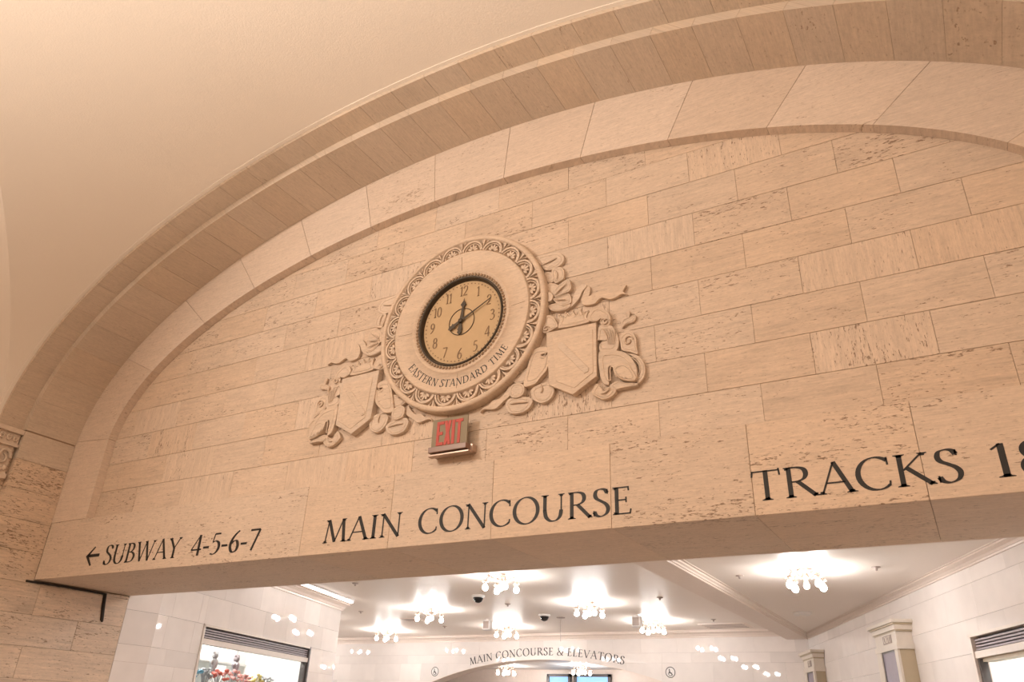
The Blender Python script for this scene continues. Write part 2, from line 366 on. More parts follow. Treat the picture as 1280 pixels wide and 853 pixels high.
def glyph(mb, ch, fm, d0, d1, bold=1.0):
    wd, strokes, serifs = G[ch]
    for pts, sm, wid in strokes:
        P = [Vector((p[0], p[1])) for p in (catmull(pts, 6) if sm else pts)]
        Lf, Rt = [], []
        n = len(P); closed = (P[0]-P[-1]).length < 1e-4 and n > 4
        for i, p in enumerate(P):
            if closed: a, b_ = P[(i-1) % (n-1)], P[(i+1) % (n-1)]
            else: a, b_ = P[max(i-1, 0)], P[min(i+1, n-1)]
            t = (b_-a).normalized(); nn = Vector((-t.y, t.x))
            wv = wid if wid else math.hypot(TN*.85, TH*1.05*abs(math.sin(math.atan2(t.y, t.x) - math.radians(12))))
            wv *= bold
            Lf.append(p+nn*wv/2); Rt.append(p-nn*wv/2)
        for i in range(n-1):
            mb.prism([Lf[i], Lf[i+1], Rt[i+1], Rt[i]], fm, d0, d1)
    for x, y, hw, s in serifs:
        t = .035*bold
        mb.prism([(x-hw, y), (x+hw, y), (x+hw, y+s*t*.6), (x+hw*.55, y+s*t*1.3), (x+.05, y+s*t*2.6), (x-.05, y+s*t*2.6), (x-hw*.55, y+s*t*1.3), (x-hw, y+s*t*.6)], fm, d0, d1)
    return wd
def text_width(t, tr=0.0): return sum((G[c][0]+tr) if c != ' ' else .42 for c in t)
def line_text(mb, t, x0, x1, base, h, place, d0=0, d1=.004, tr=.03, bold=1.0):
    """lettering between x0 and x1; place(u,v,d) -> point"""
    k = (x1-x0)/text_width(t, tr); x = x0
    for c in t:
        if c == ' ': x += .42*k; continue
        glyph(mb, c, lambda u, v, d, x=x: place(x+u*k, base+v*h, d), d0, d1, bold)
        x += (G[c][0]+tr)*k

# ================================================================== SETTING: hall side
def ell(a, b, zc, deg): return (a*math.cos(math.radians(deg)), zc+b*math.sin(math.radians(deg)))
AI = (5.45, 2.305, -.65); AO = (6.15, 2.995, -.64)
def xzmap(u, v, d): return (u, d, v)
LT = -1.5615; LB = -2.268; CH = .35842; PER = .8425
GAP = .0018

floor = MB().box(-17, 12, -13, 26, -5.387, -5.287).build('floor', 'floor_stone'); tag(floor, kind='structure')

# front wall: recessed tympanum of coursed blocks under the arch band
wall_front = MB().box(-6.6, 6.6, .16, .9, LT-.05, 3.9).build('wall_front', 'mortar'); tag(wall_front, kind='structure')
def in_arch(x, z): return (x/5.6)**2 + ((z+.65)/2.45)**2 < 1 or (z < -.6 and abs(x) < 5.6)
for k in range(9):
    z0 = LT + CH*k; z1 = z0 + CH
    off = 2.03 if k % 2 == 0 else 2.4512
    j = -10
    xs = [off + PER*i for i in range(-11, 6)]
    for xa, xb in zip(xs[:-1], xs[1:]):
        a, b_ = max(xa, -5.75), min(xb, 5.75)
        if b_ - a < .08: continue
        if not any(in_arch(x, z0+.01) for x in (a, (a+b_)/2, b_)): continue
        fr = .111 + random.uniform(-.0012, .0012)
        chamfer(MB().box(a+GAP*.6, b_-GAP*.6, fr, .17, z0+GAP, z1-GAP).build('stone_block', 'travertine', wall_front), .0016)
# arch band voussoirs (proud of the tympanum) and the jamb stones below them
offs = [-86.5, -64, -48, -36.2, -25, -14.6, -4.8, 4.8, 14.6, 25, 36.2, 48, 64, 86.5]
for o0, o1 in zip(offs[:-1], offs[1:]):
    a0, a1 = 90-o0-.03, 90-o1+.03; n = 14
    th = [a0+(a1-a0)*i/n for i in range(n+1)]
    poly = [ell(*AI, t) for t in th] + [ell(AO[0]+.06, AO[1]+.06, AO[2], t) for t in reversed(th)]
    MB().prism(poly, xzmap, 0.0, .1105).build('voussoir', 'travertine_smooth', wall_front)
sp_i = ell(*AI, 176.5)
for s in (-1, 1):
    poly = [(s*6.21, LT+GAP), (s*5.445, LT+GAP), (s*5.445, sp_i[1]-GAP), (s*6.21, AO[2]+(AO[1]+.06)*math.sin(math.radians(3.5))-GAP)]
    chamfer(MB().prism(poly, xzmap, 0.0, .1105).build('jamb_stone', 'travertine_smooth', wall_front), .003)
# lintel
lintel = MB().box(-6.14, 6.14, .03, 1.33, LB+.02, LT-.004).build('trim_1', 'mortar'); tag(lintel, kind='structure')
lj = [-6.15, -1.707, -.605, .507, 1.626, 2.748, 3.877, 4.99, 6.15]
for a, b_ in zip(lj[:-1], lj[1:]):
    chamfer(MB().box(a+GAP*.8, b_-GAP*.8, 0.0, 1.345, LB, LT-GAP).build('stone_block', 'travertine_lintel', lintel), .0025)
def lint(u, v, d): return (u, -d, v)
for t, x0, x1, nm in (('SUBWAY', -4.845, -3.50, 'left arrow and subway lettering'), ('4-5-6-7', -3.33, -2.28, None), ('MAIN', -1.42, -.445, None), ('CONCOURSE', -.275, 1.81, None), ('TRACKS', 2.74, 4.12, None), ('18', 4.27, 4.62, None)):
    mb = MB()
    line_text(mb, t, x0, x1, -2.165, .223, lint, d0=-.001, d1=.003, tr=.03)
    if t == 'SUBWAY':
        mb.prism([(-5.17, -2.06), (-4.95, -2.06), (-4.95, -2.025), (-5.17, -2.025)], lint, -.001, .003)
        mb.prism([(-5.205, -2.045), (-5.07, -1.935), (-5.055, -1.945), (-5.155, -2.045)], lint, -.001, .003)
        mb.prism([(-5.205, -2.045), (-5.155, -2.045), (-5.06, -2.155), (-5.085, -2.165)], lint, -.001, .003)
    tag(mb.build('lettering', 'letter_black', lintel), 'black roman capitals reading ' + t)

# arch rib in two steps, each built of voussoirs
trim2 = thing('trim_2', (0, 0, 0), kind='structure')
def arc_angles(a, b, step, lo=2.5, hi=177.5):
    """angles at equal arc length on the ellipse"""
    n = 1200; acc = [0.0]; pr = ell(a, b, 0, lo)
    for i in range(1, n+1):
        q = ell(a, b, 0, lo+(hi-lo)*i/n); acc.append(acc[-1]+math.dist(pr, q)); pr = q
    m = round(acc[-1]/step); out = []; j = 0
    for k in range(m+1):
        t = acc[-1]*k/m
        while j < n and acc[j+1] < t - 1e-9: j += 1
        out.append(lo+(hi-lo)*min(n, j+ (t-acc[j])/max(1e-9, (acc[min(n, j+1)]-acc[j])))/n)
    return out
def rib(dr, thick, y0, y1, step, lo=2.5):
    A = (AO[0]+dr, AO[1]+dr, AO[2]); B = (AO[0]+dr+thick, AO[1]+dr+thick, AO[2])
    ang = arc_angles(A[0], A[1], step, lo, 180-lo)
    for t0, t1 in zip(ang[:-1], ang[1:]):
        g = .015; n = 4
        th = [t0+g+(t1-t0-2*g)*i/n for i in range(n+1)]
        poly = [ell(*A, t) for t in th] + [ell(*B, t) for t in reversed(th)]
        MB().prism(poly, xzmap, y0, y1).build('voussoir', 'travertine_arch', trim2)
rib(0.0, .30, -.685, -.0005, .40)
rib(.10, .32, -.985, -.6855, .44)
# dark joint backing behind the ribs
def band_strip(dr, y0, y1, mat, parent, name, thick=.02):
    mb = MB(); n = 90
    for i in range(n):
        t0, t1 = 180*i/n, 180*(i+1)/n
        A = (AO[0]+dr, AO[1]+dr, AO[2]); B = (AO[0]+dr+thick, AO[1]+dr+thick, AO[2])
        mb.prism([ell(*A, t0), ell(*A, t1), ell(*B, t1), ell(*B, t0)], xzmap, y0, y1)
    return mb.build(name, mat, parent)
band_strip(.012, -.67, -.01, 'mortar', trim2, 'joint_bed')
band_strip(.112, -.97, -.69, 'mortar', trim2, 'joint_bed')
band_strip(.142, -1.03, -.986, 'vault_plaster', trim2, 'plaster_edge', .05)

# vaulted plaster ceiling of the hall (two crossing barrels)
VA, VB, VZ, VW, VY = AO[0]+.15, AO[1]+.15, AO[2], 5.8, -.99-5.8
def vault():
    n = 64; u = [math.sin(-PI/2+PI*i/n) for i in range(n+1)]
    vs = []
    for i in range(n+1):
        for j in range(n+1):
            h = max(math.sqrt(max(0, 1-u[i]**2)), math.sqrt(max(0, 1-u[j]**2)))
            vs.append((VA*u[i], VY+VW*u[j], VZ+VB*h))
    fs = []
    for i in range(n):
        for j in range(n):
            a, b_, c, d = i*(n+1)+j, (i+1)*(n+1)+j, (i+1)*(n+1)+j+1, i*(n+1)+j+1
            fs += [(a, b_, c), (a, c, d)] if (i < n//2) == (j < n//2) else [(a, b_, d), (b_, c, d)]
    me = bpy.data.meshes.new('ceiling'); me.from_pydata(vs, [], fs); me.update()
    me.polygons.foreach_set('use_smooth', [True]*len(me.polygons))
    # keep the groin sharp
    bm = bmesh.new(); bm.from_mesh(me)
    for e in bm.edges:
        if len(e.link_faces) == 2 and e.calc_face_angle(0) > .12: e.smooth = False
    bm.to_mesh(me); bm.free()
    me.materials.append(MATS['vault_plaster'])
    o = bpy.data.objects.new('ceiling', me); COL.objects.link(o); return tag(o, kind='structure')
vault()

# piers and side walls of the hall
def pier(s, name):
    st = MB().box(min(s*6.17, s*6.6), max(s*6.17, s*6.6), -.66, 1.34, -5.287, -.54).build(name, 'mortar'); tag(st, kind='structure')
    zs = [-.525-CH*i for i in range(14)]
    for i, (zt, zb) in enumerate(zip(zs[:-1], zs[1:])):
        zb = max(zb, -5.285)
        if zt - zb < .03: continue
        y1 = -.0015 if zb > LB-.1 and zt > LB+.02 else 1.358
        cuts = [-.685, y1] if y1 < 0 else ([-.685, .1, 1.358] if i % 2 else [-.685, .72, 1.358])
        if zt > LB > zb and y1 > 0: pass
        for ya, yb in zip(cuts[:-1], cuts[1:]):
            xa, xb = s*6.15, s*6.30
            mt = 'travertine_arch' if zt > -.8 else 'travertine_pier'
            if y1 > 0 and zt > LB:      # stone that meets the lintel: two pieces
                chamfer(MB().box(min(xa, xb), max(xa, xb), ya+.002, min(yb, -.002), zb+.002, zt-.002).build('stone_block', mt, st), .002) if ya < 0 else None
                continue
            chamfer(MB().box(min(xa, xb), max(xa, xb), ya+.0015, yb-.0015, zb+.0015, zt-.0015).build('stone_block', mt, st), .002)
    # strip directly below the lintel
    chamfer(MB().box(min(s*6.15, s*6.3), max(s*6.15, s*6.3), .0, 1.358, zs[5]+.002, LB-.012).build('stone_block', 'travertine_pier', st), .002) if zs[5] < LB-.03 else None
    # pilaster half a step back, under the carved capital
    for i, (zt, zb) in enumerate(zip(zs[:-1], zs[1:])):
        zb = max(zb, -5.285)
        if zt-zb < .03: continue
        xa, xb = s*6.25, s*6.45
        chamfer(MB().box(min(xa, xb), max(xa, xb), -1.55, -.6865, zb+.0015, zt-.0015).build('stone_block', 'travertine_pier', st), .002)
    # capital: slab, leaf band, fillet, scrolling leaves
    cap = MB()
    def bx(y0, y1, z0, z1, out): cap.box(min(s*6.3, s*(6.25-out)), max(s*6.3, s*(6.25-out)), y0, y1, z0, z1)
    bx(-1.50, -.69, -.585, -.527, .10); bx(-1.46, -.70, -.72, -.585, .055); bx(-1.48, -.695, -.755, -.72, .085)
    bx(-1.40, -.73, -1.10, -.755, .045); bx(-1.43, -.715, -1.165, -1.10, .07)
    cp = cap.build('capital', 'carved_stone', st)
    cv = MB()
    for k in range(9):
        yc = -.745-.085*k
        pts = [(s*(6.25-.06), yc+.034*math.cos(q)*(1-q/14), -.652+.048*math.sin(q)*(1-q/14)) for q in [i*.5 for i in range(19)]]
        cv.tube(pts, .010, 6)
    for k in range(4):
        yc = -.82-.19*k; sg = 1 if k % 2 == 0 else -1
        pts = [(s*(6.25-.06), yc+sg*.085*math.cos(q)*(1-q/11), -.905+.115*math.sin(q)*(1-q/11)) for q in [i*.5 for i in range(17)]]
        cv.tube(pts, [.022-.0007*i for i in range(17)], 7)
        for a in (-.5, .1, .7):
            cv.ball((s*(6.25-.05), yc+.06*math.cos(a*3), -1.045+.03*math.sin(a*5)), .03, 8, 5, (.6, 1, 1.3))
    cv.build('carved_leaves', 'carved_stone', cp, True)
    return st
wl = pier(-1, 'wall_left'); wr = pier(1, 'wall_right')
for s, nm in ((-1, 'wall_left_hall'), (1, 'wall_right_hall')):
    mb = MB(); n = 40; xx = s*(VA+.01)
    pr = None
    poly = [(VY-VW, -5.287)] + [(VY+VW*math.sin(-PI/2+PI*i/n), VZ+VB*math.cos(-PI/2+PI*i/n)) for i in range(n+1)] + [(VY+VW, -5.287)]
    mb.prism(poly, lambda u, v, d: (xx+s*d, u, v), 0, .2)
    tag(mb.build(nm, 'travertine_pier'), kind='structure')
mb = MB(); n = 40
poly = [(-VA, -5.287)] + [(-VA*math.cos(PI*i/n), VZ+VB*math.sin(PI*i/n)) for i in range(n+1)] + [(VA, -5.287)]
mb.prism(poly, lambda u, v, d: (u, VY-VW-.01-d, v), 0, .2); tag(mb.build('wall_back', 'travertine_pier'), kind='structure')

# dark gap and drop at the left end under the lintel
cb = MB().tube([(-6.146, -.10, -2.297), (-6.143, .45, -2.292), (-6.142, 1.0, -2.30)], .014, 6)
cb.tube([(-6.142, .985, -2.29), (-6.142, 1.0, -2.42), (-6.142, 1.035, -2.62), (-6.142, 1.05, -2.645)], [.022, .024, .022, .012], 6)
tag(cb.build('wall_cable', 'black_gap'), 'black cable run along the left pier under the lintel with a short drop', 'cable')

# ================================================================== CLOCK
clock = thing('stone_clock', (0, .11, -1.0), 'round carved stone wall clock reading ten past twelve, set in the arch', 'clock')
YB = .112
prof = [(1.0, YB), (1.0, .02), (.992, .006), (.978, 0), (.955, 0), (.945, .006), (.94, .064), (.815, .064), (.812, .012), (.80, .006), (.785, .012), (.77, .016), (.60, .030), (.592, .018), (.58, .012), (.568, .018), (.56, .026), (.50, .030), (.496, .05), (.49, .075), (0, .075)]
disc = MB().lathe(prof, (0, 0, 0), 'y', 120).build('stone_ring', 'carved_stone', clock, True)
for q in range(4):   # joints between the four stones of the disc
    a = PI/2*q + .035
    c, s_ = math.cos(a), math.sin(a)
    mb = MB(); 
    for r0, r1, y0, y1 in ((.605, .768, .0285, .0145),):
        nx, nz = -s_*.0022, c*.0022
        mb.add([(c*r0+nx, y0, s_*r0+nz), (c*r1+nx, y1, s_*r1+nz), (c*r1-nx, y1, s_*r1-nz), (c*r0-nx, y0, s_*r0-nz), (c*r0+nx, y0+.01, s_*r0+nz), (c*r1+nx, y1+.01, s_*r1+nz), (c*r1-nx, y1+.01, s_*r1-nz), (c*r0-nx, y0+.01, s_*r0-nz)], [(0, 1, 2, 3), (4, 5, 6, 7), (0, 1, 5, 4), (1, 2, 6, 5), (2, 3, 7, 6), (3, 0, 4, 7)])
    mb.build('stone_joint', 'numeral_bronze', clock)
def arch_motif():
    mb = MB(); F = lambda u, v, d: (u, d, v)
    def band(rx, h, w_, y0):
        n = 14
        for i in range(n):
            a, b_ = PI*i/n, PI*(i+1)/n
            mb.prism([(rx*math.cos(a), .815+h*math.sin(a)), (rx*math.cos(b_), .815+h*math.sin(b_)), ((rx-w_)*math.cos(b_), .815+(h-w_)*math.sin(b_)), ((rx-w_)*math.cos(a), .815+(h-w_)*math.sin(a))], F, y0, .0655)
    band(.128, .124, .019, .014); band(.101, .099, .010, .026)
    for a, ln in ((-66, .066), (-33, .074), (0, .078), (33, .074), (66, .066)):
        t = math.radians(90-a); c, q = math.cos(t), math.sin(t); w_ = .0125
        P = [(.012, 0), (ln*.6, w_), (ln*.92, w_*.7), (ln, 0), (ln*.92, -w_*.7), (ln*.6, -w_)]
        mb.prism([(u*c-v*q, .822+u*q+v*c) for u, v in P], F, .024, .0655)
    for sg in (-1, 1):
        mb.prism([(sg*.132, .868), (sg*.118, .905), (sg*.098, .934), (sg*.115, .934)], F, .022, .0655)
    mb.prism([(.1325, .84), (.1395, .885), (.1475, .938), (.1215, .938), (.1285, .885)], F, .018, .0655)
    return mb
am = arch_motif(); m0 = None
for k in range(20):
    if m0 is None:
        m0 = am.build('arch_motif', 'carved_stone', None)
        m0.data.transform(Matrix.Translation((0, -.0, 0)))
        o = m0
    else:
        o = m0.copy(); COL.objects.link(o)
    o.parent = clock; o.location = (0, -.11, 1.0); o.rotation_euler = (0, math.radians(-2+18*k+9), 0)
mb = MB()   # beaded ring round the dial
for k in range(84):
    a = 2*PI*k/84; mb.ball((.532*math.cos(a), .022, .532*math.sin(a)), .017, 6, 4, (1, .8, 1))
tag(mb.build('beaded_ring', 'bead_stone', clock, True), kind='stuff')
MB().lathe([(.512, .034), (.510, .018), (.500, .012), (.490, .018), (.478, .04), (.474, .066)], (0, 0, 0), 'y', 96).build('bezel', 'dark_bronze', clock, True)
MB().lathe([(.478, .066), (.2, .064), (0.0001, .064)], (0, 0, 0), 'y', 96).build('dial', 'dial_face', clock, True)
def dialmap(u, v, d): return (u, .063-d, v)
for h in range(1, 13):
    a = math.radians(90-30*h); t = str(h); hh = .115
    wd = text_width(t, -.03)*hh*.92; cx, cz = .365*math.cos(a), .365*math.sin(a)
    mb = MB(); line_text(mb, t, cx-wd/2, cx+wd/2, cz-hh/2, hh, dialmap, 0, .003, -.03, .95)
    mb.build('numeral', 'numeral_bronze', clock)
mb = MB()
for k in range(60):
    a = 2*PI*k/60; r = .0085 if k % 5 == 0 else .0068
    mb.prism([(.444*math.cos(a)+r*math.cos(q*PI/4), .444*math.sin(a)+r*math.sin(q*PI/4)) for q in range(8)], dialmap, 0, .002)
tag(mb.build('minute_dots', 'numeral_bronze', clock), kind='stuff')
mb = MB(); n = 64
mb.tube([(.152*math.cos(2*PI*i/n), .06, .152*math.sin(2*PI*i/n)) for i in range(n+1)], .0042, 6); mb.build('dial_inner_ring', 'dark_bronze', clock, True)
def hand(poly, ang, y0, name):
    c, s_ = math.cos(ang), math.sin(ang)     # ang clockwise from 12
    mb = MB(); mb.prism([(u*c+v*s_, -u*s_+v*c) for u, v in poly], lambda u, v, d: (u, y0-d, v), 0, .006)
    mb.build(name, 'dark_bronze', clock)
hand([(-.012, -.03), (-.03, -.095), (-.018, -.11), (-.03, -.125), (0, -.155), (.03, -.125), (.018, -.11), (.03, -.095), (.012, -.03), (.020, .03), (.012, .165), (.034, .19), (.020, .215), (.006, .235), (0, .27), (-.006, .235), (-.020, .215), (-.034, .19), (-.012, .165), (-.020, .03)], math.radians(5), .052, 'hour_hand')
hand([(-.012, 0), (-.016, -.08), (-.032, -.095), (-.018, -.115), (-.028, -.135), (0, -.165), (.028, -.135), (.018, -.115), (.032, -.095), (.016, -.08), (.012, 0), (.006, .2), (.003, .40), (-.003, .40), (-.006, .2)], math.radians(62), .044, 'minute_hand')
MB().lathe([(.026, .05), (.026, .032), (.018, .026), (.0001, .026)], (0, 0, 0), 'y', 20).build('hand_cap', 'dark_bronze', clock, True)
# lettering along the lower edge of the disc
T = 'EASTERN STANDARD TIME'; tw = text_width(T, .10); a0, a1 = 216.0, 324.5; mb = MB(); x = 0; R0 = .737; hc = .082
for c in T:
    if c == ' ': x += .42; continue
    wd = G[c][0]; am_ = math.radians(a0+(a1-a0)*(x+wd/2)/tw); sc = (math.radians(a1-a0)*.70)/tw
    def pm(u, v, d, am_=am_, sc=sc, wd=wd):
        r = R0-v*hc; tx, tz = -math.sin(am_), math.cos(am_)
        uu = (u-wd/2)*sc
        yy = .016+(.77-r)/.17*.014
        return (r*math.cos(am_)+tx*uu, yy-d, r*math.sin(am_)+tz*uu)
    glyph(mb, c, pm, -.001, .002, 1.1); x += wd+.10
tag(mb.build('lettering', 'letter_black', clock), 'small dark capitals reading eastern standard time')

# ================================================================== CARTOUCHES
RELIEF=[
('ribbon_fold', 0.03, [(0.832, 0.551), (1.071, 0.542), (1.141, 0.492), (1.16, 0.447), (1.142, 0.393), (1.045, 0.353), (0.951, 0.366), (0.893, 0.423)] ),
('ribbon_fold', 0.038, [(1.043, 0.352), (1.123, 0.354), (1.161, 0.3), (1.165, 0.25), (1.152, 0.203), (1.074, 0.178), (1.056, 0.202), (1.032, 0.277), (1.026, 0.322)] ),
('ribbon_fold', 0.022, [(0.942, 0.34), (1.026, 0.317), (1.046, 0.219), (1.0, 0.206), (0.958, 0.199)] ),
('bow_loop', 0.042, [(1.048, 0.099), (1.12, 0.156), (1.211, 0.189), (1.236, 0.126), (1.24, 0.077), (1.202, 0.04), (1.076, 0.016)] ),
('bow_loop', 0.048, [(1.076, 0.011), (1.211, 0.024), (1.242, -0.026), (1.238, -0.09), (1.14, -0.093), (1.058, -0.017)] ),
('bow_loop', 0.04, [(1.004, -0.05), (1.14, -0.056), (1.236, -0.097), (1.203, -0.138), (1.114, -0.144), (1.023, -0.111)] ),
('bow_loop', 0.034, [(0.968, 0.187), (1.065, 0.179), (1.128, 0.109), (1.039, 0.068), (0.974, 0.099)] ),
('bow_knot', 0.06, [(1.002, 0.087), (1.044, 0.057), (1.056, 0.016), (1.04, -0.017), (1.003, -0.02), (0.968, 0.006), (0.956, 0.046), (0.967, 0.08)] ),
('ribbon_tail', 0.03, [(1.225, -0.128), (1.254, -0.02), (1.309, 0.069), (1.354, 0.098), (1.402, 0.068), (1.353, 0.015), (1.315, -0.058)] ),
('ribbon_tail', 0.02, [(1.404, 0.072), (1.43, 0.041), (1.423, -0.031), (1.361, -0.125), (1.346, -0.062), (1.362, 0.008)] ),
('ribbon_tail', 0.028, [(1.343, -0.046), (1.355, -0.123), (1.403, -0.145), (1.48, -0.145), (1.541, -0.101), (1.633, -0.138), (1.692, -0.132), (1.75, -0.111), (1.801, -0.13), (1.764, -0.086), (1.798, -0.025), (1.735, -0.061), (1.693, -0.07), (1.634, -0.071), (1.559, -0.033), (1.49, -0.029), (1.421, -0.048)] ),
('shield', 0.075, [(0.995, -0.364), (1.507, -0.373), (1.504, -0.909), (1.27, -1.046), (1.032, -0.91)] ),
('coronet', 0.045, [(1.119, -0.332), (1.414, -0.338), (1.4, -0.277), (1.419, -0.217), (1.364, -0.25), (1.339, -0.186), (1.297, -0.243), (1.26, -0.179), (1.224, -0.233), (1.187, -0.181), (1.163, -0.236), (1.12, -0.184), (1.123, -0.26)] ),
('scroll_leaf', 0.055, [(1.496, -0.198), (1.572, -0.239), (1.621, -0.286), (1.644, -0.353), (1.628, -0.419), (1.576, -0.422), (1.544, -0.391), (1.553, -0.358), (1.578, -0.348), (1.545, -0.334), (1.502, -0.355), (1.435, -0.331), (1.414, -0.299), (1.427, -0.249)] ),
('scroll_leaf', 0.055, [(0.992, -0.168), (1.058, -0.196), (1.101, -0.279), (1.107, -0.317), (1.066, -0.331), (1.001, -0.355), (0.952, -0.344), (0.937, -0.29), (0.962, -0.223)] ),
('lion_head', 0.05, [(1.524, -0.413), (1.573, -0.409), (1.644, -0.425), (1.692, -0.509), (1.714, -0.597), (1.691, -0.685), (1.607, -0.688), (1.533, -0.664), (1.529, -0.589), (1.6, -0.567), (1.512, -0.548), (1.508, -0.521)] ),
('lion_body', 0.06, [(1.523, -0.68), (1.598, -0.67), (1.686, -0.689), (1.773, -0.732), (1.837, -0.806), (1.872, -0.892), (1.873, -0.98), (1.857, -1.016), (1.764, -0.998), (1.689, -0.945), (1.664, -0.861), (1.624, -0.831), (1.608, -0.87), (1.611, -0.96), (1.608, -1.009), (1.552, -0.971), (1.523, -0.834)] ),
('lion_haunch', 0.072, [(1.664, -0.851), (1.741, -0.828), (1.815, -0.881), (1.866, -0.979), (1.848, -1.017), (1.764, -0.998), (1.698, -0.952), (1.666, -0.901)] ),
('lion_foot', 0.045, [(1.609, -1.014), (1.678, -0.984), (1.763, -1.01), (1.861, -1.032), (1.856, -1.056), (1.733, -1.056), (1.666, -1.06)] ),
('lion_tail', 0.035, [(1.792, -0.734), (1.868, -0.762), (1.922, -0.823), (1.943, -0.906), (1.93, -0.981), (1.895, -1.023), (1.862, -1.032), (1.874, -0.98), (1.901, -0.927), (1.888, -0.846), (1.85, -0.786)] ),
('tail_tuft', 0.032, [(1.712, -0.545), (1.781, -0.498), (1.839, -0.527), (1.87, -0.6), (1.871, -0.682), (1.878, -0.754), (1.812, -0.722), (1.735, -0.684), (1.718, -0.609)] ),
('tail_tuft', 0.02, [(1.739, -0.462), (1.729, -0.408), (1.758, -0.38), (1.791, -0.362), (1.773, -0.299), (1.814, -0.298), (1.818, -0.342), (1.803, -0.374), (1.864, -0.354), (1.872, -0.39), (1.845, -0.422), (1.797, -0.428), (1.756, -0.442)] ),
('scroll_foot', 0.04, [(1.442, -1.038), (1.471, -1.083), (1.558, -1.129), (1.636, -1.108), (1.671, -1.064), (1.629, -1.013), (1.55, -1.046), (1.493, -0.968)] ),
('griffin_body', 0.055, [(0.872, -0.499), (0.991, -0.504), (1.007, -0.562), (0.933, -0.576), (0.978, -0.6), (1.032, -0.57), (1.025, -0.648), (1.001, -0.739), (0.938, -0.805), (0.88, -0.861), (0.782, -0.875), (0.756, -0.846), (0.769, -0.781), (0.796, -0.67), (0.823, -0.568)] ),
('griffin_haunch', 0.06, [(0.606, -0.876), (0.64, -0.829), (0.71, -0.826), (0.761, -0.856), (0.771, -0.915), (0.745, -0.957), (0.685, -0.971), (0.624, -0.946)] ),
('scroll_foot', 0.038, [(0.561, -1.001), (0.614, -0.954), (0.765, -0.966), (0.847, -1.012), (0.817, -1.083), (0.73, -1.12), (0.621, -1.107), (0.579, -1.065)] ),
('scroll_foot', 0.036, [(0.832, -0.907), (0.919, -0.868), (1.016, -0.865), (1.067, -0.94), (1.052, -1.011), (1.0, -1.05), (0.933, -1.057), (0.854, -1.006)] ),
('griffin_tail', 0.03, [(0.605, -0.919), (0.534, -0.97), (0.445, -1.031), (0.32, -1.015), (0.28, -1.042), (0.3, -1.004), (0.37, -0.979), (0.42, -0.939), (0.491, -0.932), (0.56, -0.868), (0.589, -0.823), (0.608, -0.859)] ),
('griffin_ruff', 0.032, [(0.617, -0.767), (0.665, -0.703), (0.756, -0.68), (0.798, -0.678), (0.783, -0.764), (0.76, -0.813), (0.69, -0.814)] ),
]

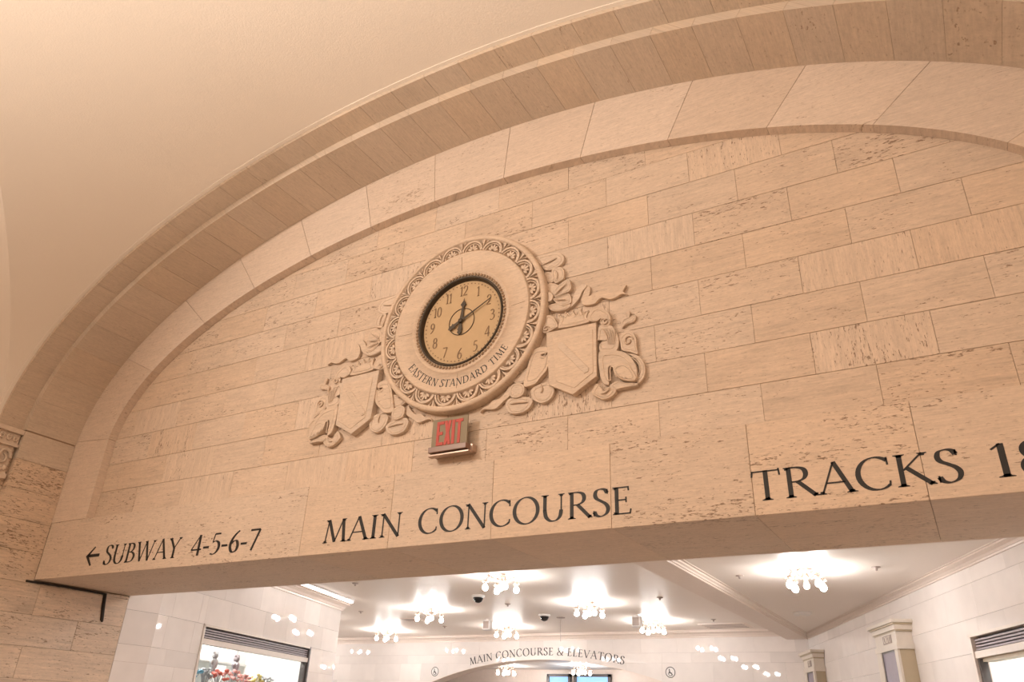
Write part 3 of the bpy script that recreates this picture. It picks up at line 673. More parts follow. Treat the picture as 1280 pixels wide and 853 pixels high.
BEND = [(1.128, -.508), (1.172, -.504), (1.433, -.819), (1.43, -.853), (1.39, -.866), (1.124, -.55)]
INNER = [(1.067, -.432), (1.474, -.438), (1.471, -.87), (1.288, -.987), (1.104, -.887)]
LIFT = {'lion_haunch': .0, 'griffin_haunch': .0, 'bow_knot': .0}
def cartouche(s, label):
    t = thing('carved_cartouche', (s*1.3, .11, -1.13), label, 'stone carving', 'carved shields beside the clock')
    sh = None
    for nm, d, poly in RELIEF:
        poly = [(x*max(1, 1.004/math.hypot(x, z)), z*max(1, 1.004/math.hypot(x, z))) for x, z in poly]
        P = [(s*x, z) for x, z in poly]
        if s < 0: P = P[::-1]
        if nm == 'shield':
            sh = relief(nm, P, .075, t, bev=.006, smooth_poly=False)
            I = [(s*x, z) for x, z in INNER]; I = I[::-1] if s < 0 else I
            relief('shield_field', I, .080, sh, bev=.004, smooth_poly=False)
            B = [(x + (0 if s > 0 else -2.545), z) for x, z in BEND]
            relief('shield_bend', B, .087, sh, bev=.003, smooth_poly=False)
        else:
            relief(nm, P, d*.95+.008, t, bev=.005)
            q = catmull(P, 4, True); cx = sum(p.x for p in q)/len(q); cz = sum(p.y for p in q)/len(q); yy = .1095-(d*.95+.008)+.001
            if nm not in ('bow_knot', 'ribbon_tail', 'griffin_tail'):
                q = [(cx+(p.x-cx)*.74, yy, cz+(p.y-cz)*.74) for p in q]; q.append(q[0])
                MB().tube(q, .0055, 5, False).build('carved_line', 'carved_stone', t, True)
    mb = MB()     # pearls of the coronet
    for i in range(15):
        x = 1.135+.27*i/14; mb.ball((s*x, .062, -.305-.006*i/14), .009, 6, 4)
    for x, z in ((1.12, -.19), (1.187, -.185), (1.26, -.183), (1.339, -.19), (1.415, -.222)): mb.ball((s*x, .066, z), .014, 8, 5)
    tag(mb.build('coronet_pearls', 'carved_stone', t, True), kind='stuff')
    # carved lines: bow creases, scroll curls, mane, ruff rays
    def line(pts, r=.007, y=.062, nm='carved_line'):
        y -= .012
        mb = MB(); q = catmull([(s*a, b_) for a, b_ in pts], 5); n = len(q)
        mb.tube([(p.x, y, p.y) for p in q], [r*(.35+.65*math.sin(PI*i/(n-1))) for i in range(n)], 6); mb.build(nm, 'carved_stone', t, True)
    line([(1.07, .03), (1.13, .085), (1.2, .13)], .010, .058); line([(1.075, .01), (1.15, .02), (1.21, .03)], .008, .05); line([(1.07, -.02), (1.14, -.035), (1.2, -.05)], .008, .05)
    line([(.91, .43), (1.0, .445), (1.08, .465)], .010, .074); line([(1.06, .33), (1.09, .28), (1.09, .21)], .008, .066)
    q = [(1.60+.035*math.cos(a)*(1-a/9), -.385+.035*math.sin(a)*(1-a/9)) for a in [i*.6 for i in range(14)]]; line(q, .009, .05)
    q = [(.99+.032*math.cos(a)*(1-a/9), -.318+.032*math.sin(a)*(1-a/9)) for a in [i*.6 for i in range(14)]]; line(q, .009, .05)
    for i in range(5): line([(1.56+.03*i, -.44-.01*i), (1.60+.02*i, -.52), (1.62+.012*i, -.62)], .006, .053)
    for i in range(6): a = 1.2+i*.36; line([(.70+.03*math.cos(a), -.755+.03*math.sin(a)), (.70+.08*math.cos(a), -.755+.07*math.sin(a))], .007, .072)
    q = [(1.80+.045*math.cos(a)*(1-a/10), -.61+.05*math.sin(a)*(1-a/10)) for a in [i*.6 for i in range(14)]]; line(q, .010, .074)
    for i in range(4): line([(1.68+.045*i, -.93-.02*i), (1.70+.045*i, -.97-.012*i)], .005, .03)
    line([(.62, -1.02), (.70, -1.015), (.80, -1.03)], .012, .066); line([(.93, -.87), (.95, -.93), (.935, -.96)], .009, .068)
    line([(1.53, -1.075), (1.58, -1.07), (1.62, -1.03)], .009, .062)
    return t
cartouche(1, 'carved stone shield with coronet, ribbon and lion, right of the clock')
cartouche(-1, 'carved stone shield with coronet, ribbon and lion, left of the clock')

# ================================================================== EXIT SIGN
ex = thing('exit_sign', (0, .11, -1.44), 'small glass exit sign with red letters on a dark metal bar, below the clock', 'exit sign')
MB().box(-.20, .20, -.005, .007, -1.365, -1.075).build('sign_pane', 'sign_gray', ex)
mb = MB()
for c, x0, x1 in (('E', -.145, -.065), ('X', -.06, .02), ('I', .028, .06), ('T', .068, .15)):
    z0, z1, tt = -1.345, -1.105, .030
    m = lambda u, v, d: (u, -.0055-d, v)
    if c == 'E':
        mb.prism([(x0, z0), (x0+tt, z0), (x0+tt, z1), (x0, z1)], m, 0, .004)
        for zz in (z0, (z0+z1)/2-tt/2, z1-tt): mb.prism([(x0, zz), (x1 if zz != (z0+z1)/2-tt/2 else x1-.01, zz), (x1 if zz != (z0+z1)/2-tt/2 else x1-.01, zz+tt), (x0, zz+tt)], m, 0, .0048)
    if c == 'X':
        mb.prism([(x0, z0), (x0+tt*1.1, z0), (x1, z1), (x1-tt*1.1, z1)], m, 0, .004); mb.prism([(x0, z1), (x0+tt*1.1, z1), (x1, z0), (x1-tt*1.1, z0)], m, 0, .0048)
    if c == 'I': mb.prism([(x0, z0), (x1, z0), (x1, z1), (x0, z1)], m, 0, .004)
    if c == 'T':
        xm = (x0+x1)/2; mb.prism([(xm-tt/2, z0), (xm+tt/2, z0), (xm+tt/2, z1), (xm-tt/2, z1)], m, 0, .004); mb.prism([(x0, z1-tt), (x1, z1-tt), (x1, z1), (x0, z1)], m, 0, .0048)
tag(mb.build('lettering', 'red_paint', ex), 'bold red capitals reading EXIT')
chamfer(MB().box(-.212, .215, -.035, .035, -1.415, -1.360).build('housing', 'sign_housing', ex), .004)
chamfer(MB().box(-.215, .245, .035, .112, -1.43, -1.355).build('wall_plate', 'sign_trim', ex), .004)
chamfer(MB().box(-.222, .240, -.020, .05, -1.447, -1.428).build('lower_rail', 'sign_trim', ex), .004)

# ================================================================== BACK ROOM
BZ = -1.42; BR = -1.56; FY = 14.2
P1 = Vector((-6.15, 1.88)); P2 = Vector((-7.95, 7.75)); RW0 = Vector((.59, FY)); RW1 = Vector((6.04, 1.36))
tag(MB().box(-17, .4, 1.345, FY+.2, BZ, BZ+.2).build('ceiling_back', 'gloss_ceiling'), kind='structure')
tag(MB().box(.4, 7, 1.345, FY+.2, BR, BZ+.2).build('ceiling_right_bay', 'gloss_ceiling'), kind='structure')
tag(MB().box(-6.6, 6.6, 1.335, 1.42, LB+.01, BZ).build('wall_over_lintel', 'crown_paint'), kind='structure')

def tile_wall(st, o, d, nrm, length, zb, wid, holes=(), mat='polished_marble', arch=None, seed=1):
    """slabs of polished stone on a wall: o start (x,y), d direction, nrm towards the room"""
    rnd = random.Random(seed)
    for k, (z1, z0) in enumerate(zip(zb[:-1], zb[1:])):
        s = -rnd.uniform(.1, .9)*wid
        while s < length:
            s2 = s+wid*rnd.choice((.8, 1.0, 1.0, 1.35)); rects = [(max(s, 0), min(s2, length), z0, z1)]
            for h in holes:
                out = []
                for a, b_, c, e in rects:
                    if b_ <= h[0] or a >= h[1] or e <= h[2] or c >= h[3]: out.append((a, b_, c, e)); continue
                    if a < h[0]: out.append((a, h[0], c, e))
                    if b_ > h[1]: out.append((h[1], b_, c, e))
                    a2, b2 = max(a, h[0]), min(b_, h[1])
                    if e > h[3]: out.append((a2, b2, max(c, h[3]), e))
                    if c < h[2]: out.append((a2, b2, c, min(e, h[2])))
                rects = out
            for a, b_, c, e in rects:
                if b_-a < .02 or e-c < .02: continue
                g = .0012
                poly = [(a+g, e-g), (b_-g, e-g)]
                if arch:
                    n = 8; bot = []
                    for i in range(n+1):
                        u = b_-g+(a-b_+2*g)*i/n; bot.append((u, max(c+g, arch(u))))
                    if max(q[1] for q in bot) >= e-.01 and min(q[1] for q in bot) >= e-.02: continue
                    bot = [(u, min(v, e-.006)) for u, v in bot]
                    poly += bot
                else: poly += [(b_-g, c+g), (a+g, c+g)]
                fm = lambda u, v, dd: (o[0]+d[0]*u+nrm[0]*dd, o[1]+d[1]*u+nrm[1]*dd, v)
                MB().prism(poly, fm, .0, .02+rnd.uniform(-.0004, .0004)).build('marble_slab', mat, st)
            s = s2
def wall_slab(name, o, d, nrm, length, z0, z1, thick=.15, holes=(), mat='marble_joint'):
    mb = MB(); o3 = Vector((*o, 0)); d3 = Vector((*d, 0)); n3 = Vector((*nrm, 0))
    rects = [(0, length, z0, z1)]
    for h in holes:
        out = []
        for a, b_, c, e in rects:
            if b_ <= h[0] or a >= h[1] or e <= h[2] or c >= h[3]: out.append((a, b_, c, e)); continue
            if a < h[0]: out.append((a, h[0], c, e))
            if b_ > h[1]: out.append((h[1], b_, c, e))
            if e > h[3]: out.append((max(a, h[0]), min(b_, h[1]), h[3], e))
            if c < h[2]: out.append((max(a, h[0]), min(b_, h[1]), c, h[2]))
        rects = out
    for a, b_, c, e in rects: mb.obox(o3+d3*a+Vector((0, 0, c))-n3*thick, d3*(b_-a), n3*(thick+.001), Vector((0, 0, e-c)))
    return tag(mb.build(name, mat), kind='structure')
ZB = [-1.50, -2.02, -2.44, -2.88, -3.10, -3.55, -4.0, -4.45, -4.9, -5.287]
def perp(d): return Vector((d.y, -d.x))
# left: short straight piece, then the raking wall with the shop window
wl1 = wall_slab('wall_left_return', (-6.17, 1.36), (0, 1), (1, 0), .53, -5.287, BZ); tile_wall(wl1, (-6.17, 1.36), (0, 1), (1, 0), .53, ZB, 2, seed=4)
dL = (P2-P1).normalized(); nL = perp(dL); LL = (P2-P1).length; oL = P1-nL*.02
WL = (1.16, 4.93, -4.35, -2.435)
wl2 = wall_slab('wall_left_shop', oL, dL, nL, LL, -5.287, BZ, holes=[WL]); tile_wall(wl2, oL, dL, nL, LL, ZB, .85, holes=[WL], seed=11)
wl3 = wall_slab('wall_left_end', (P2.x, P2.y-.0), (-1, 0), (0, 1), 9.0, -5.287, BZ); tile_wall(wl3, (P2.x-.02, P2.y), (-1, 0), (0, 1), 8.9, ZB, .9, seed=3)
tag(MB().box(-17, -16.8, 7.7, FY+.2, -5.287, BZ).build('wall_far_left', 'polished_marble'), kind='structure')
# right raking wall
dR = (RW1-RW0).normalized(); nR = Vector((dR.y, -dR.x)); nR = nR if nR.x < 0 else -nR; LR = (RW1-RW0).length; oR = RW0-nR*.02
def sR(x, y): return (Vector((x, y))-RW0).dot(dR)
WR = (sR(3.90, 6.38), sR(3.90, 6.38)+3.6, -4.35, -2.439)
wr2 = wall_slab('wall_right_shop', oR, dR, nR, LR, -5.287, BZ, holes=[WR]); tile_wall(wr2, oR, dR, nR, LR, [-1.58, -1.85, -2.26, -2.66, -3.05, -3.5, -3.95, -4.4, -4.85, -5.287], .95, holes=[WR], seed=8)
# far wall with the segmental arch
AX, AZ, AR = -6.36, -2.06, 11.2; AH = 4.3
def far_arch(x):
    dx = abs(x-AX); return AZ-(AR-math.sqrt(AR*AR-dx*dx)) if dx < AH else -9
mb = MB(); n = 48; xs = [-17, AX-AH] + [AX-AH+2*AH*i/n for i in range(n+1)] + [AX+AH, 1.4]
fm = lambda u, v, d: (u, FY+.003+d, v)
mb.prism([(-17, -5.287), (AX-AH, -5.287), (AX-AH, BZ), (-17, BZ)], fm, 0, .45); mb.prism([(AX+AH, -5.287), (1.4, -5.287), (1.4, BZ), (AX+AH, BZ)], fm, 0, .45)
for i in range(n):
    a, b_ = AX-AH+2*AH*i/n, AX-AH+2*AH*(i+1)/n; ea = 1e-6
    mb.prism([(a, far_arch(max(a, AX-AH+1e-4))), (b_, far_arch(min(b_, AX+AH-1e-4))), (b_, BZ), (a, BZ)], fm, 0, .45)
wf = tag(mb.build('wall_far', 'marble_joint'), kind='structure')
tile_wall(wf, (-16.8, FY), (1, 0), (0, -1), 17.75, [-1.50, -1.93, -2.16, -2.62, -2.84, -3.3, -3.75, -4.2, -4.7, -5.287], .95, arch=lambda u: far_arch(u-16.8), seed=5)
# soffit of the far arch
mb = MB()
for i in range(n):
    a, b_ = AX-AH+2*AH*i/n+1e-4*(i == 0), AX-AH+2*AH*(i+1)/n-1e-4*(i == n-1)
    mb.prism([(a, far_arch(a)), (b_, far_arch(b_)), (b_, far_arch(b_)-.012), (a, far_arch(a)-.012)], lambda u, v, d: (u, FY+d, v), -.02, .5)
mb.build('arch_soffit', 'crown_paint', wf)
# lettering on the far wall following the arch
T = 'MAIN CONCOURSE & ELEVATORS'; tw = text_width(T, .12); mb = MB(); x = 0; Rt = AR+.10; half = 2.36; cz = AZ-AR; hc = .19
for c in T:
    if c == ' ': x += .42; continue
    wd = G[c][0]; sc = 2*half/tw; am_ = (-half+(x+wd/2)*sc)/Rt
    def pm(u, v, d, am_=am_, sc=sc, wd=wd):
        uu = (u-wd/2)*sc; r = Rt+v*hc
        return (AX+.07+r*math.sin(am_)+uu*math.cos(am_), FY-.0206-d, cz+r*math.cos(am_)-uu*math.sin(am_))
    glyph(mb, c, pm, 0, .004, 1.15); x += wd+.12
tag(mb.build('lettering', 'letter_gray', wf), 'grey capitals reading main concourse and elevators, following the arch')
for x, lab in ((-9.82, 'round wheelchair symbol sticker left of the far arch'), (-2.75, 'round wheelchair symbol sticker right of the far arch')):
    t = thing('wheelchair_sign', (x, FY-.022, -2.47), lab, 'sign', 'wheelchair signs on the far wall')
    zc = -2.375
    MB().lathe([(.125, 0), (.125, -.006), (.0001, -.006)], (x, FY-.021, zc), 'y', 32).build('sign_disc', 'plastic_white', t)
    mb = MB().tube([(x+.118*math.cos(2*PI*i/32), FY-.028, zc+.118*math.sin(2*PI*i/32)) for i in range(33)], .008, 6)
    fmw = lambda u, v, d: (x+u, FY-.0275-d, zc+v)
    mb.prism([(-.035, .075), (-.012, .075), (-.012, .05), (-.035, .05)], fmw, 0, .003)
    mb.prism([(-.035, .045), (-.010, .045), (.0, -.015), (-.028, -.015)], fmw, 0, .003)
    mb.prism([(-.028, -.01), (.035, -.01), (.06, -.07), (.04, -.075), (.02, -.03), (-.028, -.03)], fmw, 0, .003)
    mb.tube([(x-.005+.045*math.cos(a), FY-.029, zc-.035+.045*math.sin(a)) for a in [math.radians(120+i*17) for i in range(14)]], .007, 5)
    mb.build('wheelchair_symbol', 'letter_black', t)

# crown mouldings
def crown(name, pts, prof, mat='crown_paint', side=1, BZ=BZ):
    """sweep profile (out from wall, down from ceiling) along a polyline; side=+1 room lies to the right of travel"""
    P = [Vector(p) for p in pts]; vs = []; n = len(prof)
    for i, p in enumerate(P):
        d0 = (P[i]-P[i-1]).normalized() if i > 0 else (P[1]-P[0]).normalized()
        d1 = (P[i+1]-P[i]).normalized() if i < len(P)-1 else d0
        n0, n1 = Vector((d0.y, -d0.x))*side, Vector((d1.y, -d1.x))*side
        m = (n0+n1).normalized(); k = 1/max(.3, m.dot(n0))
        for o_, dn in prof: vs.append((p.x+m.x*k*o_, p.y+m.y*k*o_, BZ-dn))
    fs = [(i*n+j, i*n+(j+1) % n, (i+1)*n+(j+1) % n, (i+1)*n+j) for i in range(len(P)-1) for j in range(n)]
    fs += [tuple(range(n)), tuple(range((len(P)-1)*n, len(P)*n))]
    return tag(obj(name, vs, fs, mat), kind='structure')
CP = [(0, -.001), (0, .17), (.03, .17), (.035, .135), (.05, .13), (.07, .09), (.12, .055), (.14, .05), (.14, .02), (.17, .015), (.17, -.001)]
crown('trim_3', [(-6.15, 1.42), (-6.15, 1.88), (P2.x, P2.y), (-16.6, P2.y)], CP)
crown('trim_4', [(-16.8, FY-.02), (.0, FY-.02), (.12, FY-.02)], CP)
crown('trim_5', [(RW0.x, FY-.0), (RW1.x, RW1.y)], [(o_*.75, dn*.62) for o_, dn in CP], BZ=BR)
# beam dividing the ceiling
bm_ = MB().box(.13, .58, 1.42, FY-.025, -1.66, BZ).build('trim_6', 'crown_paint'); tag(bm_, kind='structure')
bp = [(0, 0), (0, .10), (.012, .10), (.016, .078), (.034, .074), (.038, .050), (.062, .034), (.066, .014), (.10, .010), (.10, 0)]
mb = MB(); mb.prism([(.58+a, BR-b_) for a, b_ in bp], lambda u, v, d: (u, d, v), 1.42, 14.1); mb.build('beam_moulding', 'crown_paint', bm_)
bp = [(0, 0), (.0, .20), (.05, .20), (.055, .16), (.085, .15), (.09, .11), (.13, .08), (.15, .06), (.15, .03), (.2, .025), (.2, 0)]
mb = MB(); mb.prism([(.13-a, BZ-b_) for a, b_ in bp], lambda u, v, d: (u, d, v), 1.42, FY-.03); mb.build('beam_moulding', 'crown_paint', bm_)

# ceiling lights: clusters of bare globe bulbs
def light_proto():
    root = bpy.data.objects.new('ceiling_light', None); COL.objects.link(root)
    MB().lathe([(.0001, 0), (.11, 0), (.115, -.015), (.09, -.03), (.05, -.04), (.035, -.07), (.045, -.10), (.03, -.13), (.018, -.16), (.0001, -.17)], (0, 0, 0), 'z', 24).build('rosette', 'gilt', root, True)
    MB().lathe([(.0001, -.155), (.022, -.16), (.03, -.185), (.04, -.205), (.045, -.23), (.035, -.265), (.0001, -.28)], (0, 0, 0), 'z', 16).build('centre_bulb', 'bulb_dim', root, True)
    ar = None; bu = None; sk = None
    for k in range(4):
        if ar is None:
            q = catmull([(.03, 0, -.08), (.10, 0, -.12), (.17, 0, -.05), (.23, 0, -.06), (.27, 0, -.135)], 5)
            m = MB().tube(q, .010, 7)
            for a in range(7):
                b_ = 2*PI*a/7; m.tube([(.27, 0, -.13), (.27+.03*math.cos(b_), .03*math.sin(b_), -.12), (.27+.055*math.cos(b_), .055*math.sin(b_), -.15)], [.005, .012, .003], 5)
            m.ball((.15, 0, -.07), .028, 8, 5, (1.4, .8, .6)); m.ball((.23, 0, -.03), .022, 8, 5, (1.4, .9, .6))
            ar = m.build('lamp_arm', 'gilt', root, True)
            sk = MB().lathe([(.0001, -.07), (.026, -.075), (.028, -.11), (.022, -.125), (.0001, -.125)], (.27, 0, -.06), 'z', 12).build('bulb_socket', 'lamp_white', root, True)
            bu = MB().lathe([(.0001, -.115), (.022, -.125), (.030, -.135), (.042, -.155), (.046, -.175), (.042, -.195), (.030, -.213), (.014, -.221), (.0001, -.223)], (.27, 0, -.06), 'z', 16).build('globe_bulb', 'bulb_lit', root, True)
            parts = (ar, sk, bu)
        for p in parts:
            c = p if k == 0 else p.copy()
            if k: COL.objects.link(c)
            c.parent = root; c.rotation_euler = (0, 0, PI/4+PI/2*k)
    return root
def dup(root):
    r = root.copy(); COL.objects.link(r)
    for ch in list(root.children):
        c = ch.copy(); COL.objects.link(c); c.parent = r
    return r
lp = light_proto()
spots = [((2.05, 6.07), 'cluster light with bare globe bulbs, right of the ceiling beam'),
 ((-2.78, 5.79), 'cluster light whose top is cut by the stone lintel'),
 ((-2.64, 9.09), 'cluster light in the middle row, nearest the ceiling beam'),
 ((-6.5, 9.03), 'cluster light in the middle row, beside the left dome camera'),
 ((-10.34, 12.43), 'leftmost cluster light in the row along the far wall'),
 ((-6.4, 12.32), 'middle cluster light in the row along the far wall, beside a white box'),
 ((-2.4, 12.09), 'rightmost cluster light in the row along the far wall'),
 ((-2.8, 2.5), 'cluster light hidden close behind the stone lintel, left of the beam'),
 ((2.1, 2.5), 'cluster light hidden close behind the stone lintel, right of the beam'),
 ((-10.4, 9.1), 'cluster light hidden behind the corner of the left shop wall'),
 ((-14.2, 12.4), 'unseen cluster light added past the left end of the far row')]  # last lamp is hidden, added to keep the walls bright
for i, ((x, y), lab) in enumerate(spots):
    o = lp if i == 0 else dup(lp)
    o.location = (x, y, BR if x > .4 else BZ); tag(o, lab, 'ceiling light', 'bulb clusters on the concourse ceiling')
# dome cameras, boxes, vents, detectors
def unz(x, y, lab):
    t = thing('dome_camera', (x, y, BZ), lab, 'camera', 'dome cameras on the ceiling')
    MB().lathe([(.0001, 0), (.13, 0), (.13, -.03), (.10, -.045), (.0001, -.045)], (x, y, BZ), 'z', 24).build('mount_ring', 'plastic_white', t, True)
    MB().lathe([(.10, -.04), (.095, -.075), (.07, -.12), (.035, -.14), (.0001, -.145)], (x, y, BZ), 'z', 24).build('smoked_dome', 'black_glass', t, True)
unz(-4.39, 7.66, 'black dome camera on the ceiling, left of the text arch top'); unz(-4.40, 10.53, 'smaller black dome camera nearer the far wall')
def wbox(x, y, lab):
    t = thing('ceiling_speaker', (x, y, BZ), lab, 'speaker', 'white boxes on the ceiling')
    chamfer(MB().box(x-.10, x+.10, y-.08, y+.08, BZ-.26, BZ-.035).build('body', 'plastic_white', t), .012)
    MB().box(x-.03, x+.03, y-.03, y+.03, BZ-.04, BZ).build('bracket', 'lamp_white', t)
    MB().box(x-.075, x+.075, y-.084, y-.08, BZ-.23, BZ-.06).build('grille', 'vent_gray', t)
wbox(-6.13, 10.92, 'white box speaker left of the middle far light'); wbox(-2.40, 11.08, 'white box speaker left of the rightmost far light')
def vent(x, y, wx, wy, lab):
    t = thing('ceiling_vent', (x, y, BZ), lab, 'vent')
    MB().box(x-wx, x+wx, y-wy, y+wy, BZ-.012, BZ).build('vent_frame', 'crown_paint', t)
    for i in range(4):
        yy = y-wy*.75+wy*1.5*i/3; MB().box(x-wx*.85, x+wx*.85, yy-.02, yy+.02, BZ-.02, BZ-.012).build('vent_slat', 'vent_gray', t)
vent(-8.13, 10.55, .22, .18, 'grey slatted vent between the two left far lights'); vent(-1.05, 13.3, .55, .40, 'wide access panel vent beside the beam at the far wall')
for x, y, lab in ((1.19, 10.46, 'white round smoke detector in the ceiling right of the beam'),):
    BZ_ = BZ; BZ = BR
    t = thing('smoke_detector', (x, y, BZ), lab, 'detector')
    MB().lathe([(.0001, 0), (.17, 0), (.17, -.03), (.14, -.055), (.0001, -.06)], (x, y, BZ), 'z', 24).build('body', 'plastic_white', t, True)
    MB().lathe([(.06, -.058), (.06, -.075), (.0001, -.08)], (x, y, BZ), 'z', 16).build('sensor', 'lamp_white', t, True)
BZ = BZ_
t = thing('hanging_rod', (-4.25, 11.06, BZ), 'thin rod hanging from a plate in the ceiling before the far wall', 'rod')
MB().lathe([(.0001, 0), (.10, 0), (.10, -.015), (.0001, -.02)], (-4.25, 11.06, BZ), 'z', 20).build('plate', 'vent_gray', t); MB().tube([(-4.25, 11.06, BZ), (-4.25, 11.06, BZ-.52)], .008, 6).build('rod', 'vent_gray', t)
for x, y, lab in ((-4.41, 8.87, 'small sprinkler head between the two dome cameras'), (-8.45, 8.99, 'small sprinkler head above the left wall corner'), (-5.91, 5.74, 'small sprinkler head at the lintel edge above the left shop wall'), (-8.08, 11.97, 'small sprinkler head between the two left far lights'), (-1.01, 12.16, 'small sprinkler head near the far access panel'), (-1.08, 8.85, 'small sprinkler head just left of the beam'), (1.08, 6.27, 'small sprinkler head right of the beam'), (2.97, 6.19, 'small sprinkler head near the right wall')):
    BZ = BR if x > .4 else BZ_
    t = thing('sprinkler', (x, y, BZ), lab, 'sprinkler', 'sprinkler heads')
    MB().lathe([(.0001, 0), (.06, 0), (.06, -.01), (.02, -.02), (.015, -.05), (.0001, -.05)], (x, y, BZ), 'z', 14).build('escutcheon', 'vent_gray', t, True)
BZ = BZ_
# tube light along the left cornice
a = P1+dL*2.2+nL*.34; b_ = P1+dL*(LL-.42)+nL*.34
t = thing('cove_light', ((a.x+b_.x)/2, (a.y+b_.y)/2, BZ-.02), 'long white tube light along the cornice of the left shop wall', 'light')
MB().obox((a.x, a.y, BZ-.03), (b_.x-a.x, b_.y-a.y, 0), (nL.x*.12, nL.y*.12, 0), (0, 0, .03)).build('housing', 'plastic_white', t)
MB().obox((a.x+nL.x*.02, a.y+nL.y*.02, BZ-.06), (b_.x-a.x, b_.y-a.y, 0), (nL.x*.08, nL.y*.08, 0), (0, 0, .03)).build('tube', 'tube_light', t)

# ------------------------------------------------------------------ shop windows
def shop_window(n, o, d, nrm, W, deep=1.6):
    o3 = Vector((*o, 0)); d3 = Vector((*d, 0)); n3 = Vector((*nrm, 0)); s0, s1, z0, z1 = W
    win = thing('window_%d' % n, tuple(o3+d3*((s0+s1)/2)+Vector((0, 0, z0))), kind='structure')
    def pc(name, sa, sb, za, zb, na, nb, mat):
        return MB().obox(o3+d3*sa+n3*na+Vector((0, 0, za)), d3*(sb-sa), n3*(nb-na), Vector((0, 0, zb-za))).build(name, mat, win)
    fr = pc('window_frame', s0, s0+.05, z0, z1, -.12, .035, 'window_trim'); pc('window_frame', s1-.05, s1, z0, z1, -.12, .035, 'frame_dark'); pc('window_frame', s0, s1, z1-.035, z1, -.12, .035, 'window_trim')
    pc('louver_box', s0+.05, s1-.05, z1-.20, z1-.035, -.12, -.07, 'frame_dark')
    for i in range(4):
        zz = z1-.07-.036*i; pc('louver_slat', s0+.05, s1-.05, zz-.013, zz+.008, -.08, -.01, 'louver_gray')
    pc('header_rail', s0+.05, s1-.05, z1-.285, z1-.205, -.10, .02, 'window_trim')
    pc('inner_rail', s0+.12, s1-.05, z1-.33, z1-.285, -.16, -.03, 'kiosk_tan') if n == 2 else None
    pc('glazing_bar', s0+.05, s0+.09, z0, z1-.285, -.10, -.0, 'frame_dark'); pc('glazing_bar', s1-.10, s1-.06, z0, z1-.285, -.10, -.0, 'frame_dark')
    pc('sill', s0, s1, z0, z0+.06, -.14, .06, 'window_trim')
    pc('pane', s0+.05, s1-.05, z0+.06, z1-.285, -.062, -.056, 'glass')
    # shop interior
    rm = MB()
    def wb(sa, sb, za, zb, na, nb): rm.obox(o3+d3*sa+n3*na+Vector((0, 0, za)), d3*(sb-sa), n3*(nb-na), Vector((0, 0, zb-za)))
    wb(s0-.4, s1+.4, z0-.1, z1+.5, -deep-.1, -deep); wb(s0-.5, s0-.4, z0-.1, z1+.5, -deep, -.15); wb(s1+.4, s1+.5, z0-.1, z1+.5, -deep, -.15); wb(s0-.4, s1+.4, z1+.45, z1+.55, -deep, -.15); wb(s0-.4, s1+.4, z0-.2, z0-.1, -deep, -.15)
    tag(rm.build('shop_wall_%d' % n, 'shop_white'), kind='structure')
    lt = MB()
    lt.obox(o3+d3*(s0+.3)+n3*(-.75)+Vector((0, 0, z1+.40)), d3*(s1-s0-.6), n3*(-.35), Vector((0, 0, .04)))
    tag(lt.build('shop_light', 'shop_light'), 'white ceiling panel light inside the %s shop window' % ('left' if n == 1 else 'right'), 'light')
    return o3, d3, n3, win
o3, d3, n3, win1 = shop_window(1, oL, dL, nL, WL)
def lp3(s, n_, z): return o3+d3*s+n3*n_+Vector((0, 0, z))
# shelf unit with teal backs, goods on its top board, hanging toys
sh = thing('display_shelf', tuple(lp3(2.9, -1.2, -4.4)), 'white shop shelf with teal compartments behind the left window', 'shelf')
for a_, b2 in ((1.3, 1.34), (2.35, 2.39), (3.35, 3.39), (4.4, 4.44)): MB().obox(lp3(a_, -1.45, -4.4), d3*(b2-a_), n3*.4, (0, 0, 1.58)).build('upright', 'shop_white', sh)
for zz in (-2.85, -3.24, -3.62): MB().obox(lp3(1.3, -1.45, zz), d3*3.14, n3*.42, (0, 0, .035)).build('shelf_board', 'shop_white', sh)
for a_, b2 in ((1.5, 1.95), (2.55, 3.2), (3.55, 4.0)): MB().obox(lp3(a_, -1.47, -3.17), d3*(b2-a_), n3*.03, (0, 0, .27)).build('teal_back', 'shop_teal', sh)
gr = random.Random(3); gm = ['goods_gray', 'goods_blue', 'goods_gray', 'goods_red', 'goods_pink', 'goods_pink', 'goods_yellow', 'goods_gray']
gl_ = ['grey flower bunch at the near end of the window row', 'blue flower bunch in the window row', 'grey and white flower bunch beside the blue one', 'red flower bunch in the middle of the window row', 'large pink flower bunch next to the red one', 'small pink flower bunch before the yellow one', 'yellow flower bunch near the far end of the row', 'grey flower bunch at the far end of the window row']
for i, mt in enumerate(gm):
    s_ = 1.32+.40*i; c = lp3(s_, -.40, -3.30+.03*(i == 4))
    t = thing('flower_bunch', tuple(c), gl_[i], 'flowers', 'flower bunches in the left shop window')
    mb = MB(); hd = MB()
    for k in range(16):
        v = Vector((gr.uniform(-.17, .17), gr.uniform(-.08, .08), gr.uniform(.13, .28)))
        mb.tube([c+Vector((0, 0, -.1)), c+v*.6, c+v], .006, 5); hd.ball(c+v, gr.uniform(.022, .045), 7, 5, (1, 1, .7))
    mb.build('stems', 'goods_gray', t); hd.build('blossoms', mt, t, True)
    MB().lathe([(.0001, -.30), (.06, -.30), (.08, -.12), (.07, -.10), (.0001, -.10)], tuple(c), 'z', 14).build('pot', 'shop_white', t, True)
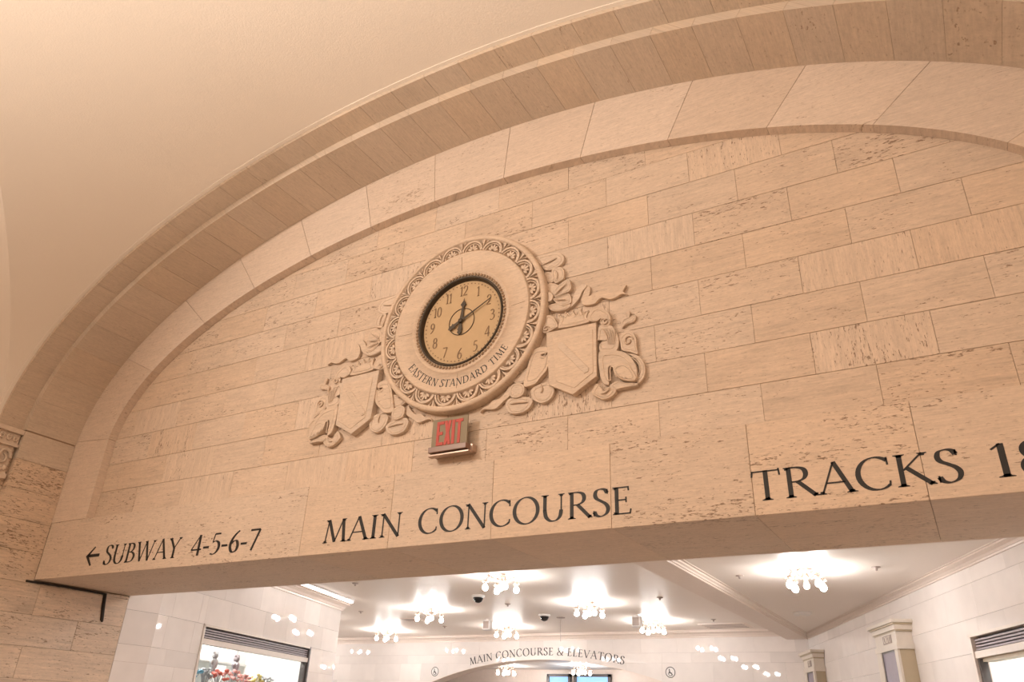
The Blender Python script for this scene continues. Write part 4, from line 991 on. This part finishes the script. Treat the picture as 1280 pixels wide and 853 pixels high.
for i, s_ in enumerate((1.85, 2.65, 3.35)):
    c = lp3(s_, -.62, -2.92); t = thing('hanging_toy', tuple(c), ('pink soft toy hanging at the near side of the left window', 'grey soft toy hanging mid window', 'pale soft toy hanging towards the far side of the left window')[i], 'toy', 'toys hung in the left window')
    m = ('goods_pink', 'goods_gray', 'louver_gray')[i]
    mb = MB().ball(c, .075, 10, 7, (1, .8, 1.3)); mb.ball(c+Vector((0, 0, .13)), .058, 10, 7)
    for sg in (-1, 1):
        mb.ball(c+d3*sg*.07+Vector((0, 0, .03)), .034, 8, 5, (1, 1, 1.5)); mb.ball(c+d3*sg*.045+Vector((0, 0, -.11)), .034, 8, 5, (1, 1, 1.4)); mb.ball(c+d3*sg*.045+Vector((0, 0, .18)), .025, 8, 5)
    mb.build('toy_body', m, t, True); MB().tube([c+Vector((0, 0, .18)), c+Vector((0, 0, .7))], .005, 5).build('cord', 'vent_gray', t)
o3, d3, n3, win2 = shop_window(2, oR, dR, nR, WR)
c = lp3(WR[0]+1.35, -.5, -3.02)
mb = MB().tube([c+d3*(.62*math.cos(a_))+Vector((0, 0, .22*math.sin(a_))) for a_ in [2*PI*i/40 for i in range(41)]], .012, 6)
tag(mb.build('oval_hoop', 'louver_gray'), 'thin grey oval hoop hung inside the right shop window', 'hoop')

# ------------------------------------------------------------------ pillar kiosks on the right wall
def kiosk(x, y, ztop, W_, D_, lab):
    base = Vector((x, y, 0)); dd = Vector((-dR.x, -dR.y, 0)); nn = Vector((nR.x, nR.y, 0))     # dd: away from the camera along the wall
    t = thing('pillar_kiosk', (x, y, -5.287), lab, 'pillar', 'pale pillars on the right wall')
    def pc(name, a0, a1, n0, n1, z0, z1, mat, par=t): return MB().obox(base+dd*a0+nn*n0+Vector((0, 0, z0)), dd*(a1-a0), nn*(n1-n0), Vector((0, 0, z1-z0))).build(name, mat, par)
    pc('shaft', .13, W_-.13, 0, D_-.085, -5.287, ztop-.42, 'kiosk_tan')
    pc('face_frame', .12, .25, D_-.09, D_-.055, -5.0, ztop-.42, 'kiosk_pale'); pc('face_frame', W_-.35, W_-.12, D_-.09, D_-.055, -5.0, ztop-.42, 'kiosk_pale')
    pc('base_block', .06, W_-.06, 0, D_, -5.287, -5.0, 'kiosk_pale')
    pc('panel', .25, W_-.35, D_-.088, D_-.075, -5.0, ztop-.43, 'panel_violet'); 
    for a0, a1 in ((.25, .275), (W_-.375, W_-.35)): pc('panel_edge', a0, a1, D_-.088, D_-.068, -5.0, ztop-.42, 'frame_dark')
    pc('panel_edge', .25, W_-.35, D_-.088, D_-.068, ztop-.445, ztop-.42, 'frame_dark')
    pc('frieze_rail', .09, W_-.09, 0, D_-.05, ztop-.42, ztop-.34, 'kiosk_pale'); 
    fz = pc('frieze', .12, W_-.12, 0, D_-.07, ztop-.34, ztop-.17, 'kiosk_pale')
    pl = pc('plaque', .33, W_-.52, D_-.07, D_-.06, ztop-.315, ztop-.195, 'vent_gray', fz)
    mb = MB(); q0 = base+nn*(D_-.06)
    line_text(mb, 'OUT', -(W_-.56), -.38, ztop-.30, .09, lambda u, v, d: tuple(q0-dd*u+nn*d+Vector((0, 0, v))), 0, .004, .1, 1.4)
    mb.build('lettering', 'kiosk_pale', fz)
    # stepped cornice
    co = None
    for i, (o_, za, zb) in enumerate(((.085, -.17, -.145), (.06, -.145, -.075), (.03, -.075, -.05), (.0, -.05, 0))):
        pc('cornice_step', o_, W_-o_, 0, D_-o_*.8, ztop+za, ztop+zb, 'kiosk_pale' if i % 2 else 'kiosk_tan')
    return t
kiosk(3.19, 8.07, -2.02, 1.24, .31, 'large pale stone pillar with violet panel on the right wall')
kiosk(1.11, 12.96, -2.0, 1.16, .29, 'smaller distant pale pillar at the corner of the right wall')

# ------------------------------------------------------------------ passage beyond the far arch
tag(MB().box(-14, 1.2, FY+.5, 25, -1.98, -1.9).build('ceiling_passage', 'gloss_ceiling'), kind='structure')
tag(MB().box(-14, 1.2, 25, 25.2, -5.287, -1.9).build('wall_passage_end', 'polished_marble'), kind='structure')
tag(MB().box(-14.2, -14, FY+.45, 25.2, -5.287, -1.9).build('wall_passage_left', 'polished_marble'), kind='structure')
tag(MB().box(1.2, 1.4, FY+.45, 25.2, -5.287, -1.9).build('wall_passage_right', 'polished_marble'), kind='structure')
for (x, y), lab in (((-9.3, 17.4), 'cluster light seen through the far arch, on the left'), ((-6.55, 17.2), 'cluster light seen through the far arch, under the arch crown'), ((-3.9, 17.2), 'cluster light added beyond the far arch, on the right')):
    o = dup(lp); o.location = (x, y, -1.98); tag(o, lab, 'ceiling light', 'bulb clusters beyond the far arch')  # the right-hand lamp is an extra one to brighten the passage
for i, (x0, x1) in enumerate(((-8.55, -7.85), (-7.55, -6.45))):
    t = thing('window_%d' % (3+i), ((x0+x1)/2, 19.0, -5.287), kind='structure')
    MB().box(x0, x1, 19.0, 19.03, -5.2, -2.20).build('pane', 'screen_blue', t)
    for a_, b2 in ((x0-.08, x0), (x1, x1+.08)): MB().box(a_, b2, 18.95, 19.08, -5.287, -2.12).build('window_frame', 'frame_dark', t)
    MB().box(x0-.08, x1+.08, 18.95, 19.08, -2.20, -2.12).build('window_frame', 'frame_dark', t)
tag(MB().box(-14, 1.2, 19.1, 19.2, -5.287, -1.98).build('wall_passage_screen', 'crown_paint'), kind='structure')

# ------------------------------------------------------------------ lift everything so that the floor lies at z = 0
for o in COL.objects:
    if o.parent is None and o.type != 'CAMERA': o.location.z += Z0
